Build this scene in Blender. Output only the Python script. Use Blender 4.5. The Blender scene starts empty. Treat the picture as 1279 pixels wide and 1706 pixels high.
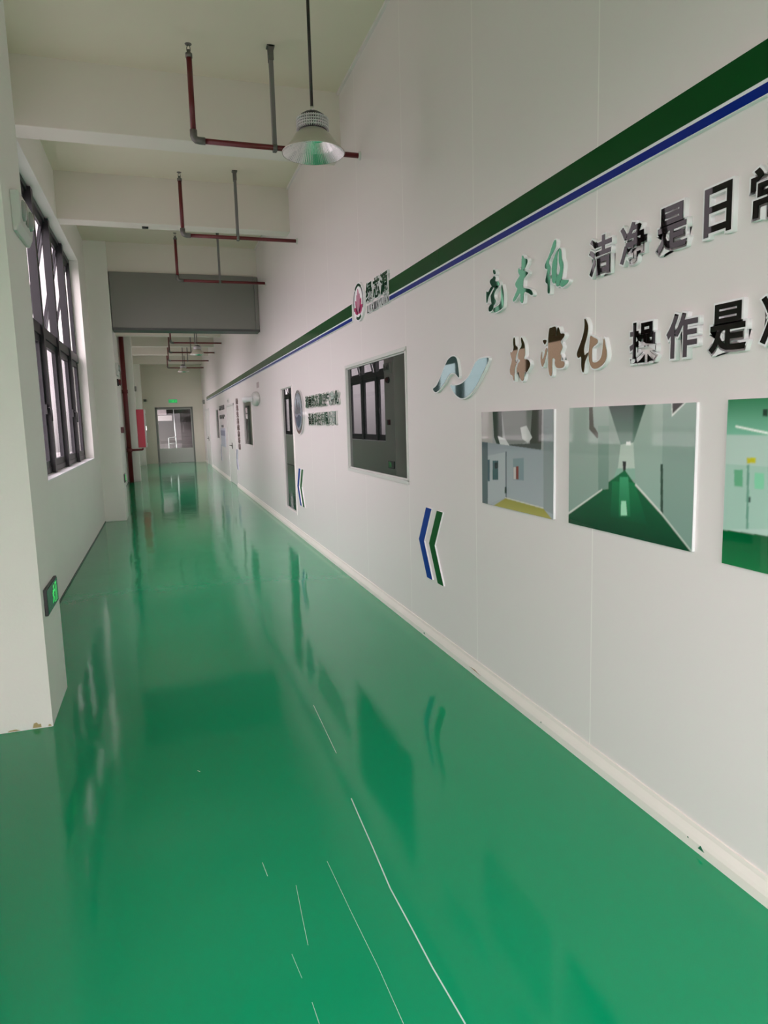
import bpy, bmesh, math, random
import numpy as np
from mathutils import Vector, Matrix
random.seed(7)
C = bpy.context.scene.collection
SC = bpy.context.scene
PI = math.pi

# ------------------------------------------------------------ camera
H = 1.55
def make_camera():
    yaw, pitch, roll, f = .309224, -.133901, .0276932, 1139.37
    fw = Vector((math.sin(yaw)*math.cos(pitch), math.cos(yaw)*math.cos(pitch), math.sin(pitch)))
    rt = fw.cross(Vector((0, 0, 1))).normalized()
    dn = fw.cross(rt)
    c, s = math.cos(roll), math.sin(roll)
    r2, d2 = c*rt + s*dn, -s*rt + c*dn
    cam = bpy.data.cameras.new('camera')
    cam.sensor_fit = 'VERTICAL'; cam.sensor_height = 36.0
    cam.lens = f*36.0/1706.0
    cam.clip_start = .05; cam.clip_end = 200
    o = bpy.data.objects.new('camera', cam); C.objects.link(o)
    m = Matrix((r2, -d2, -fw)).transposed().to_4x4()
    m.translation = (0, 0, H)
    o.matrix_world = m
    SC.camera = o
make_camera()

# ------------------------------------------------------------ view, world, light
SC.view_settings.view_transform = 'Standard'
SC.view_settings.look = 'None'
SC.view_settings.gamma = 1.0
SC.view_settings.exposure = -0.26
SC.cycles.use_denoising = True
SC.cycles.max_bounces = 10
SC.cycles.diffuse_bounces = 8
SC.cycles.glossy_bounces = 5
SC.cycles.sample_clamp_indirect = 6.0
SC.cycles.blur_glossy = 0.4
SC.cycles.caustics_reflective = False
SC.cycles.caustics_refractive = False

w = bpy.data.worlds.new('overcast_sky'); SC.world = w
w.use_nodes = True
nt = w.node_tree; nt.nodes.clear()
out = nt.nodes.new('ShaderNodeOutputWorld'); bg = nt.nodes.new('ShaderNodeBackground')
tc = nt.nodes.new('ShaderNodeTexCoord'); sx = nt.nodes.new('ShaderNodeSeparateXYZ')
rp = nt.nodes.new('ShaderNodeValToRGB')
mp = nt.nodes.new('ShaderNodeMapRange'); mp.inputs[1].default_value = -1; mp.inputs[2].default_value = 1
nt.links.new(tc.outputs['Generated'], sx.inputs[0]); nt.links.new(sx.outputs['Z'], mp.inputs[0])
nt.links.new(mp.outputs[0], rp.inputs[0]); # the cloud is brighter on the side the photographer came from
my = nt.nodes.new('ShaderNodeMapRange'); my.interpolation_type = 'SMOOTHSTEP'
for i_, v_ in zip(range(1, 5), (-.95, .75, 4.2, 1.3)): my.inputs[i_].default_value = v_
vm = nt.nodes.new('ShaderNodeVectorMath'); vm.operation = 'SCALE'
nt.links.new(sx.outputs['Y'], my.inputs[0]); nt.links.new(my.outputs[0], vm.inputs['Scale']); nt.links.new(rp.outputs[0], vm.inputs[0])
nt.links.new(vm.outputs[0], bg.inputs[0]); nt.links.new(bg.outputs[0], out.inputs[0])
rp.color_ramp.elements[0].position = .47; rp.color_ramp.elements[0].color = (.16, .155, .15, 1)
rp.color_ramp.elements[1].position = .52; rp.color_ramp.elements[1].color = (.98, .86, .90, 1)
e = rp.color_ramp.elements.new(.95); e.color = (2.12, 1.86, 2.0, 1)
SKY = 2.5
bg.inputs[1].default_value = SKY

def portal(x, y0, y1, z0, z1):
    L = bpy.data.lights.new('window_daylight', 'AREA'); L.shape = 'RECTANGLE'
    L.size = z1-z0; L.size_y = y1-y0
    L.cycles.is_portal = True
    o = bpy.data.objects.new('window_daylight', L); C.objects.link(o)
    o.location = (x, (y0+y1)/2, (z0+z1)/2); o.rotation_euler = (0, -PI/2, 0)
BAYS = [(-2.4, 1.8), (4.45, 11.08), (13.5, 19.2), (22.0, 27.5)]

for a, b in BAYS: portal(-1.35, a, b, 1.1, 3.94)
def portal_end(y, x0, x1, z0, z1):
    L = bpy.data.lights.new('end_daylight', 'AREA'); L.shape = 'RECTANGLE'; L.size = x1-x0; L.size_y = z1-z0; L.cycles.is_portal = True
    o = bpy.data.objects.new('end_daylight', L); C.objects.link(o)
    o.location = ((x0+x1)/2, y, (z0+z1)/2); o.rotation_euler = (PI/2, 0, PI)
portal_end(-2.85, -.9, 1.65, 0, 2.6)

# ------------------------------------------------------------ materials
def srgb(r, g, b):
    f = lambda c: (c/255/12.92) if c/255 <= .04045 else ((c/255+.055)/1.055)**2.4
    return (f(r), f(g), f(b), 1)
def mat(name, col, rough=.5, metal=0., coat=0., spec=.5, noise=0., nscale=8., bump=0., bscale=20., emit=None, estr=0., alpha=None, trans=0., ior=1.5):
    m = bpy.data.materials.new(name); m.use_nodes = True
    t = m.node_tree; p = t.nodes['Principled BSDF']
    p.inputs['Base Color'].default_value = col
    p.inputs['Roughness'].default_value = rough; p.inputs['Metallic'].default_value = metal
    p.inputs['Coat Weight'].default_value = coat; p.inputs['Coat Roughness'].default_value = .03
    p.inputs['Specular IOR Level'].default_value = spec
    p.inputs['IOR'].default_value = ior
    p.inputs['Transmission Weight'].default_value = trans
    if emit: p.inputs['Emission Color'].default_value = emit; p.inputs['Emission Strength'].default_value = estr
    if noise or bump:
        tc = t.nodes.new('ShaderNodeTexCoord')
    if noise:
        n = t.nodes.new('ShaderNodeTexNoise'); n.inputs['Scale'].default_value = nscale; n.inputs['Detail'].default_value = 5
        t.links.new(tc.outputs['Object'], n.inputs['Vector'])
        mx = t.nodes.new('ShaderNodeMixRGB'); mx.blend_type = 'MULTIPLY'; mx.inputs[0].default_value = 1
        mr = t.nodes.new('ShaderNodeMapRange'); mr.inputs[3].default_value = 1-noise; mr.inputs[4].default_value = 1+noise
        t.links.new(n.outputs[0], mr.inputs[0]); mx.inputs[1].default_value = col
        t.links.new(mr.outputs[0], mx.inputs[2]); t.links.new(mx.outputs[0], p.inputs['Base Color'])
    if bump:
        n2 = t.nodes.new('ShaderNodeTexNoise'); n2.inputs['Scale'].default_value = bscale; n2.inputs['Detail'].default_value = 3
        t.links.new(tc.outputs['Object'], n2.inputs['Vector'])
        b = t.nodes.new('ShaderNodeBump'); b.inputs['Strength'].default_value = bump; b.inputs['Distance'].default_value = .02
        t.links.new(n2.outputs[0], b.inputs['Height']); t.links.new(b.outputs[0], p.inputs['Normal'])
    return m
M = {}
M['plaster'] = mat('painted plaster', (.84, .825, .78, 1), .55, noise=.03, nscale=2.5, bump=.04, bscale=60)
M['beam'] = mat('painted concrete', (.74, .70, .63, 1), .6, noise=.03, nscale=2)
M['ceiling'] = mat('ceiling paint', (.74, .69, .56, 1), .7, noise=.03, nscale=1.5)
M['farwall'] = mat('grey green wall paint', (.78, .74, .64, 1), .6, noise=.03, nscale=2)
M['white'] = mat('white foam board', (.86, .87, .88, 1), .45)
M['trimwhite'] = mat('cream pvc trim', (.85, .79, .74, 1), .4, noise=.05, nscale=5)
M['winframe'] = mat('dark bronze aluminium', (.018, .017, .020, 1), .4, spec=.35)
M['winframe2'] = mat('grey sash aluminium', (.034, .033, .038, 1), .45, spec=.3)
M['black'] = mat('black plastic', (.012, .012, .013, 1), .4)
M['green'] = mat('green vinyl', (.004, .062, .012, 1), .15, spec=.1)
M['blue'] = mat('blue vinyl', (.001, .018, .22, 1), .2, spec=.1)
M['chevgreen'] = mat('green chevron vinyl', (.0, .085, .012, 1), .5, spec=.2)
M['chevblue'] = mat('blue chevron vinyl', (.0, .035, .26, 1), .5, spec=.2)
M['blackmirror'] = mat('black acrylic', (.006, .0045, .004, 1), .02, ior=1.36)
M['greenmirror'] = mat('green acrylic', (.018, .145, .066, 1), .03, metal=.8, ior=1.38)
M['bronzemirror'] = mat('bronze acrylic', (.15, .105, .05, 1), .03, metal=.7, ior=1.42)
M['tealmirror'] = mat('teal acrylic', (.17, .30, .29, 1), .03, metal=.7, ior=1.52)
M['greymirror'] = mat('silver acrylic', (.30, .33, .36, 1), .08, metal=.7)
M['pink'] = mat('pink acrylic', (.52, .04, .16, 1), .12)
M['pinkpale'] = mat('pale pink acrylic', (.60, .28, .38, 1), .12)
M['glass'] = mat('shade painted glazing', (.010, .014, .012, 1), .0, ior=1.82)  # opaque pane, the darkness of the unlit room behind painted into its colour
M['red'] = mat('red fire pipe paint', (.13, .011, .013, 1), .35)
M['redcab'] = mat('red cabinet enamel', (.56, .018, .05, 1), .35)
M['steel'] = mat('galvanised steel', (.20, .20, .20, 1), .45, metal=.6)
M['fitting'] = mat('cast fitting', (.16, .15, .14, 1), .5, metal=.5)
M['chrome'] = mat('chrome', (.75, .75, .76, 1), .12, metal=1.)
M['rod'] = mat('dark lamp rod', (.022, .016, .013, 1), .4)
M['reflector'] = mat('polished aluminium reflector', (.80, .82, .80, 1), .24, metal=1.)
M['reflout'] = mat('matt aluminium', (.55, .53, .46, 1), .42, metal=.6)
M['sink'] = mat('heat sink aluminium', (.66, .63, .65, 1), .4, metal=.35)
M['sinkdark'] = mat('heat sink core', (.06, .05, .055, 1), .5)
M['shutter'] = mat('grey powder coated steel', (.20, .20, .18, 1), .42, noise=.06, nscale=1.2)
M['shutterdark'] = mat('dark steel edge', (.06, .065, .06, 1), .45)
M['doorgrey'] = mat('pale grey door enamel', (.55, .57, .53, 1), .4)
M['doorframe'] = mat('grey door frame', (.20, .21, .19, 1), .4)
M['doorwhite'] = mat('white door skin', (.66, .66, .62, 1), .35)
M['offwhite'] = mat('off white plastic', (.62, .63, .60, 1), .35)
M['lightcover'] = mat('clear grey plastic cover', (.30, .32, .30, 1), .12, coat=.3)
M['signdark'] = mat('dark green sign glass', (.016, .045, .032, 1), .12)
M['signlit'] = mat('lit green pictogram', (.02, .3, .08, 1), .3, emit=(.05, .80, .14, 1), estr=.75)
M['signlit2'] = mat('lit green exit face', (.02, .3, .08, 1), .3, emit=(.02, .36, .10, 1), estr=.8)
M['lavender'] = mat('pale lavender poster', (.52, .54, .62, 1), .4)
M['slate'] = mat('slate blue print', (.20, .22, .32, 1), .4)
M['brown'] = mat('brown lettering', (.24, .185, .175, 1), .4)
M['grey'] = mat('dark grey lettering', (.08, .085, .08, 1), .3)
M['concrete'] = mat('stair concrete', (.17, .145, .145, 1), .75, noise=.12, nscale=4)
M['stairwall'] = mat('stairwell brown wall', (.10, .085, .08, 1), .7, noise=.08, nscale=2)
M['slab'] = mat('pale stair soffit', (.62, .54, .55, 1), .7)
M['ground'] = mat('outdoor paving', (.22, .22, .21, 1), .8, noise=.1, nscale=.4)
M['rust'] = mat('rusty chip', (.30, .17, .08, 1), .8)
M['stain'] = mat('yellowed chipped plaster', (.42, .34, .16, 1), .8)
M['chipgreen'] = mat('green paint fleck', (.01, .12, .06, 1), .5)
M['rub'] = mat('pale scuff', (.55, .72, .66, 1), .5)
def clear_glass(name, tint):
    """thin clear pane: lets daylight straight through, mirrors a little more at a slant"""
    m = bpy.data.materials.new(name); m.use_nodes = True
    t = m.node_tree; t.nodes.clear()
    o = t.nodes.new('ShaderNodeOutputMaterial'); mx = t.nodes.new('ShaderNodeMixShader'); fr = t.nodes.new('ShaderNodeFresnel'); fr.inputs[0].default_value = 1.45
    tr = t.nodes.new('ShaderNodeBsdfTransparent'); tr.inputs[0].default_value = tint
    gl = t.nodes.new('ShaderNodeBsdfGlossy'); gl.inputs['Roughness'].default_value = 0
    ge = t.nodes.new('ShaderNodeNewGeometry'); iv = t.nodes.new('ShaderNodeMath'); iv.operation = 'SUBTRACT'; iv.inputs[0].default_value = 1
    ml = t.nodes.new('ShaderNodeMath'); ml.operation = 'MULTIPLY'      # only the outer face of the pane mirrors
    t.links.new(ge.outputs['Backfacing'], iv.inputs[1]); t.links.new(fr.outputs[0], ml.inputs[0]); t.links.new(iv.outputs[0], ml.inputs[1])
    t.links.new(ml.outputs[0], mx.inputs[0]); t.links.new(tr.outputs[0], mx.inputs[1]); t.links.new(gl.outputs[0], mx.inputs[2]); t.links.new(mx.outputs[0], o.inputs[0])
    return m
M['clearglass'] = clear_glass('clear door glass', (.93, .95, .94, 1))
M['winglass'] = clear_glass('clear window glass', (.80, .79, .80, 1))

def floor_mat():
    m = bpy.data.materials.new('green epoxy floor'); m.use_nodes = True
    t = m.node_tree; p = t.nodes['Principled BSDF']
    p.inputs['Roughness'].default_value = .085
    p.inputs['IOR'].default_value = 1.43
    tc = t.nodes.new('ShaderNodeTexCoord')
    n = t.nodes.new('ShaderNodeTexNoise'); n.inputs['Scale'].default_value = .7; n.inputs['Detail'].default_value = 4
    t.links.new(tc.outputs['Object'], n.inputs['Vector'])
    mx = t.nodes.new('ShaderNodeMixRGB'); mx.inputs[1].default_value = (.001, .27, .110, 1); mx.inputs[2].default_value = (.0015, .305, .128, 1)
    t.links.new(n.outputs[0], mx.inputs[0]); t.links.new(mx.outputs[0], p.inputs['Base Color'])
    # slow trowel waves across the corridor plus a little orange peel
    mpn = t.nodes.new('ShaderNodeMapping'); mpn.inputs['Scale'].default_value = (1.0, .55, 1)
    t.links.new(tc.outputs['Object'], mpn.inputs[0])
    w1 = t.nodes.new('ShaderNodeTexNoise'); w1.inputs['Scale'].default_value = 2.2; w1.inputs['Detail'].default_value = 3; w1.inputs['Roughness'].default_value = .45
    t.links.new(mpn.outputs[0], w1.inputs['Vector'])
    b1 = t.nodes.new('ShaderNodeBump'); b1.inputs['Strength'].default_value = .30; b1.inputs['Distance'].default_value = .012
    t.links.new(w1.outputs[0], b1.inputs['Height'])
    w2 = t.nodes.new('ShaderNodeTexNoise'); w2.inputs['Scale'].default_value = 38; w2.inputs['Detail'].default_value = 2
    t.links.new(tc.outputs['Object'], w2.inputs['Vector'])
    b2 = t.nodes.new('ShaderNodeBump'); b2.inputs['Strength'].default_value = .06; b2.inputs['Distance'].default_value = .003
    t.links.new(w2.outputs[0], b2.inputs['Height']); t.links.new(b1.outputs[0], b2.inputs['Normal'])
    t.links.new(b2.outputs[0], p.inputs['Normal'])
    return m
M['floor'] = floor_mat()

def panel_mat():
    """white sandwich panel, a fine joint every 1.145 m along the corridor"""
    m = bpy.data.materials.new('white sandwich panel'); m.use_nodes = True
    t = m.node_tree; p = t.nodes['Principled BSDF']
    p.inputs['Roughness'].default_value = .30; p.inputs['Specular IOR Level'].default_value = .4
    tc = t.nodes.new('ShaderNodeTexCoord'); s = t.nodes.new('ShaderNodeSeparateXYZ')
    t.links.new(tc.outputs['Object'], s.inputs[0])
    a = t.nodes.new('ShaderNodeMath'); a.operation = 'ADD'; a.inputs[1].default_value = 1145*1.145 - 3.622 + .003
    t.links.new(s.outputs['Y'], a.inputs[0])
    b = t.nodes.new('ShaderNodeMath'); b.operation = 'MODULO'; b.inputs[1].default_value = 1.145
    t.links.new(a.outputs[0], b.inputs[0])
    c = t.nodes.new('ShaderNodeMath'); c.operation = 'LESS_THAN'; c.inputs[1].default_value = .006
    t.links.new(b.outputs[0], c.inputs[0])
    mx = t.nodes.new('ShaderNodeMixRGB'); mx.inputs[1].default_value = (.775, .73, .72, 1); mx.inputs[2].default_value = (.90, .87, .84, 1)  # joint strip is paler: its highlight is painted into the colour
    t.links.new(c.outputs[0], mx.inputs[0]); t.links.new(mx.outputs[0], p.inputs['Base Color'])
    return m
M['panel'] = panel_mat()

# ------------------------------------------------------------ mesh helpers
class MB:
    def __init__(s): s.b = bmesh.new(); s.mi = 0
    def _f(s, vs):
        try:
            f = s.b.faces.new(vs); f.material_index = s.mi; return f
        except ValueError: return None
    def box(s, x0, x1, y0, y1, z0, z1):
        v = [s.b.verts.new(p) for p in ((x0,y0,z0),(x1,y0,z0),(x1,y1,z0),(x0,y1,z0),(x0,y0,z1),(x1,y0,z1),(x1,y1,z1),(x0,y1,z1))]
        for q in ((0,3,2,1),(4,5,6,7),(0,1,5,4),(1,2,6,5),(2,3,7,6),(3,0,4,7)): s._f([v[i] for i in q])
        return s
    def prism(s, pts, axis, a, b):
        """closed outline pts extruded along axis 'x' (pts are y,z), 'y' (x,z) or 'z' (x,y)"""
        mk = {'x': lambda p, t: (t, p[0], p[1]), 'y': lambda p, t: (p[0], t, p[1]), 'z': lambda p, t: (p[0], p[1], t)}[axis]
        A = [s.b.verts.new(mk(p, a)) for p in pts]; B = [s.b.verts.new(mk(p, b)) for p in pts]
        n = len(pts); s._f(A[::-1]); s._f(B)
        for i in range(n): s._f([A[i], A[(i+1) % n], B[(i+1) % n], B[i]])
        return s
    def tube(s, pts, r, n=12, cap=True):
        pts = [Vector(p) for p in pts]; rings = []
        rs = r if isinstance(r, (list, tuple)) else [r]*len(pts)
        for i, p in enumerate(pts):
            d = (pts[min(i+1, len(pts)-1)] - pts[max(i-1, 0)]).normalized()
            u = d.orthogonal().normalized() if i == 0 else (pu - d*pu.dot(d)).normalized()
            pu = u; v = d.cross(u)
            rings.append([s.b.verts.new(p + rs[i]*(math.cos(2*PI*k/n)*u + math.sin(2*PI*k/n)*v)) for k in range(n)])
        for a, b in zip(rings, rings[1:]):
            for k in range(n):
                f = s._f([a[k], a[(k+1) % n], b[(k+1) % n], b[k]])
                if f: f.smooth = True
        if cap: s._f(rings[0][::-1]); s._f(rings[-1])
        return s
    def lathe(s, prof, c=(0,0,0), n=32, axis='z', rib=None, smooth=True):
        """prof: list of (radius, height); rib(k) scales the radius round the ring"""
        mk = {'z': lambda x, y, h: (c[0]+x, c[1]+y, c[2]+h), 'x': lambda x, y, h: (c[0]+h, c[1]+x, c[2]+y), 'y': lambda x, y, h: (c[0]+x, c[1]+h, c[2]+y)}[axis]
        rings = []
        for r, h in prof:
            rings.append([s.b.verts.new(mk(r*(rib(k) if rib else 1)*math.cos(2*PI*k/n), r*(rib(k) if rib else 1)*math.sin(2*PI*k/n), h)) for k in range(n)])
        for a, b in zip(rings, rings[1:]):
            for k in range(n):
                f = s._f([a[k], a[(k+1) % n], b[(k+1) % n], b[k]])
                if f: f.smooth = smooth
        return s
    def disc(s, r, c, n=24, axis='z'):
        mk = {'z': lambda x, y: (c[0]+x, c[1]+y, c[2]), 'x': lambda x, y: (c[0], c[1]+x, c[2]+y), 'y': lambda x, y: (c[0]+x, c[1], c[2]+y)}[axis]
        s._f([s.b.verts.new(mk(r*math.cos(2*PI*k/n), r*math.sin(2*PI*k/n))) for k in range(n)])
        return s
    def build(s, name, mats, parent=None, bevel=0, at=(0,0,0)):
        bmesh.ops.recalc_face_normals(s.b, faces=s.b.faces)
        me = bpy.data.meshes.new(name); s.b.to_mesh(me); s.b.free()
        for m in (mats if isinstance(mats, (list, tuple)) else [mats]): me.materials.append(m)
        o = bpy.data.objects.new(name, me); C.objects.link(o)
        o.location = at
        if parent: o.parent = parent
        if bevel:
            bv = o.modifiers.new('bevel', 'BEVEL'); bv.width = bevel; bv.segments = 2; bv.limit_method = 'ANGLE'
        return o
def tag(o, label, cat, group=None):
    o['label'] = label; o['category'] = cat
    if group: o['group'] = group
    return o
def struct(o, label=None, cat=None):
    o['kind'] = 'structure'
    if label: o['label'] = label
    if cat: o['category'] = cat
    return o
def thing(name, label, cat, loc=(0,0,0), group=None):
    o = bpy.data.objects.new(name, None); C.objects.link(o); o.location = loc; o.empty_display_size = .1
    return tag(o, label, cat, group)
def copy_tree(o, parent=None):
    kids = list(o.children)
    c = o.copy(); C.objects.link(c)
    if parent: c.parent = parent
    for ch in kids: copy_tree(ch, c)
    return c
def grow(poly, d):
    """outline offset outwards by d"""
    n = len(poly); A = sum(poly[i][0]*poly[(i+1) % n][1] - poly[(i+1) % n][0]*poly[i][1] for i in range(n))
    sg = 1 if A > 0 else -1; out = []
    for i in range(n):
        p0, p1, p2 = Vector(poly[i-1]), Vector(poly[i]), Vector(poly[(i+1) % n])
        a = (p1-p0); b = (p2-p1)
        if a.length < 1e-6 or b.length < 1e-6: out.append(tuple(p1)); continue
        a.normalize(); b.normalize()
        na = Vector((a.y, -a.x))*sg; nb = Vector((b.y, -b.x))*sg
        m = (na+nb)
        if m.length < .3: m = na
        m.normalize(); k = min(1/max(m.dot(na), .4), 2.0)
        out.append(tuple(p1 + m*d*k))
    return out
def smooth(poly, it=1):
    for _ in range(it):
        q = []
        for i in range(len(poly)):
            a, b = poly[i], poly[(i+1) % len(poly)]
            q += [(a[0]*.75+b[0]*.25, a[1]*.75+b[1]*.25), (a[0]*.25+b[0]*.75, a[1]*.25+b[1]*.75)]
        poly = q
    return poly
def holed(mb, axis_pos, u0, u1, v0, v1, holes):
    """wall slab in the y-z plane between x=axis_pos[0..1], with rectangular openings (y0,y1,z0,z1)"""
    us = sorted({u0, u1, *[h[0] for h in holes], *[h[1] for h in holes]}); vs = sorted({v0, v1, *[h[2] for h in holes], *[h[3] for h in holes]})
    for a, b in zip(us, us[1:]):
        run = None
        for c, d in zip(vs, vs[1:]):
            cu, cv = (a+b)/2, (c+d)/2
            solid = not any(h[0] < cu < h[1] and h[2] < cv < h[3] for h in holes)
            if solid: run = (run[0], d) if run else (c, d)
            if (not solid or d == vs[-1]) and run:
                mb.box(axis_pos[0], axis_pos[1], a, b, run[0], run[1]); run = None
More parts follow.
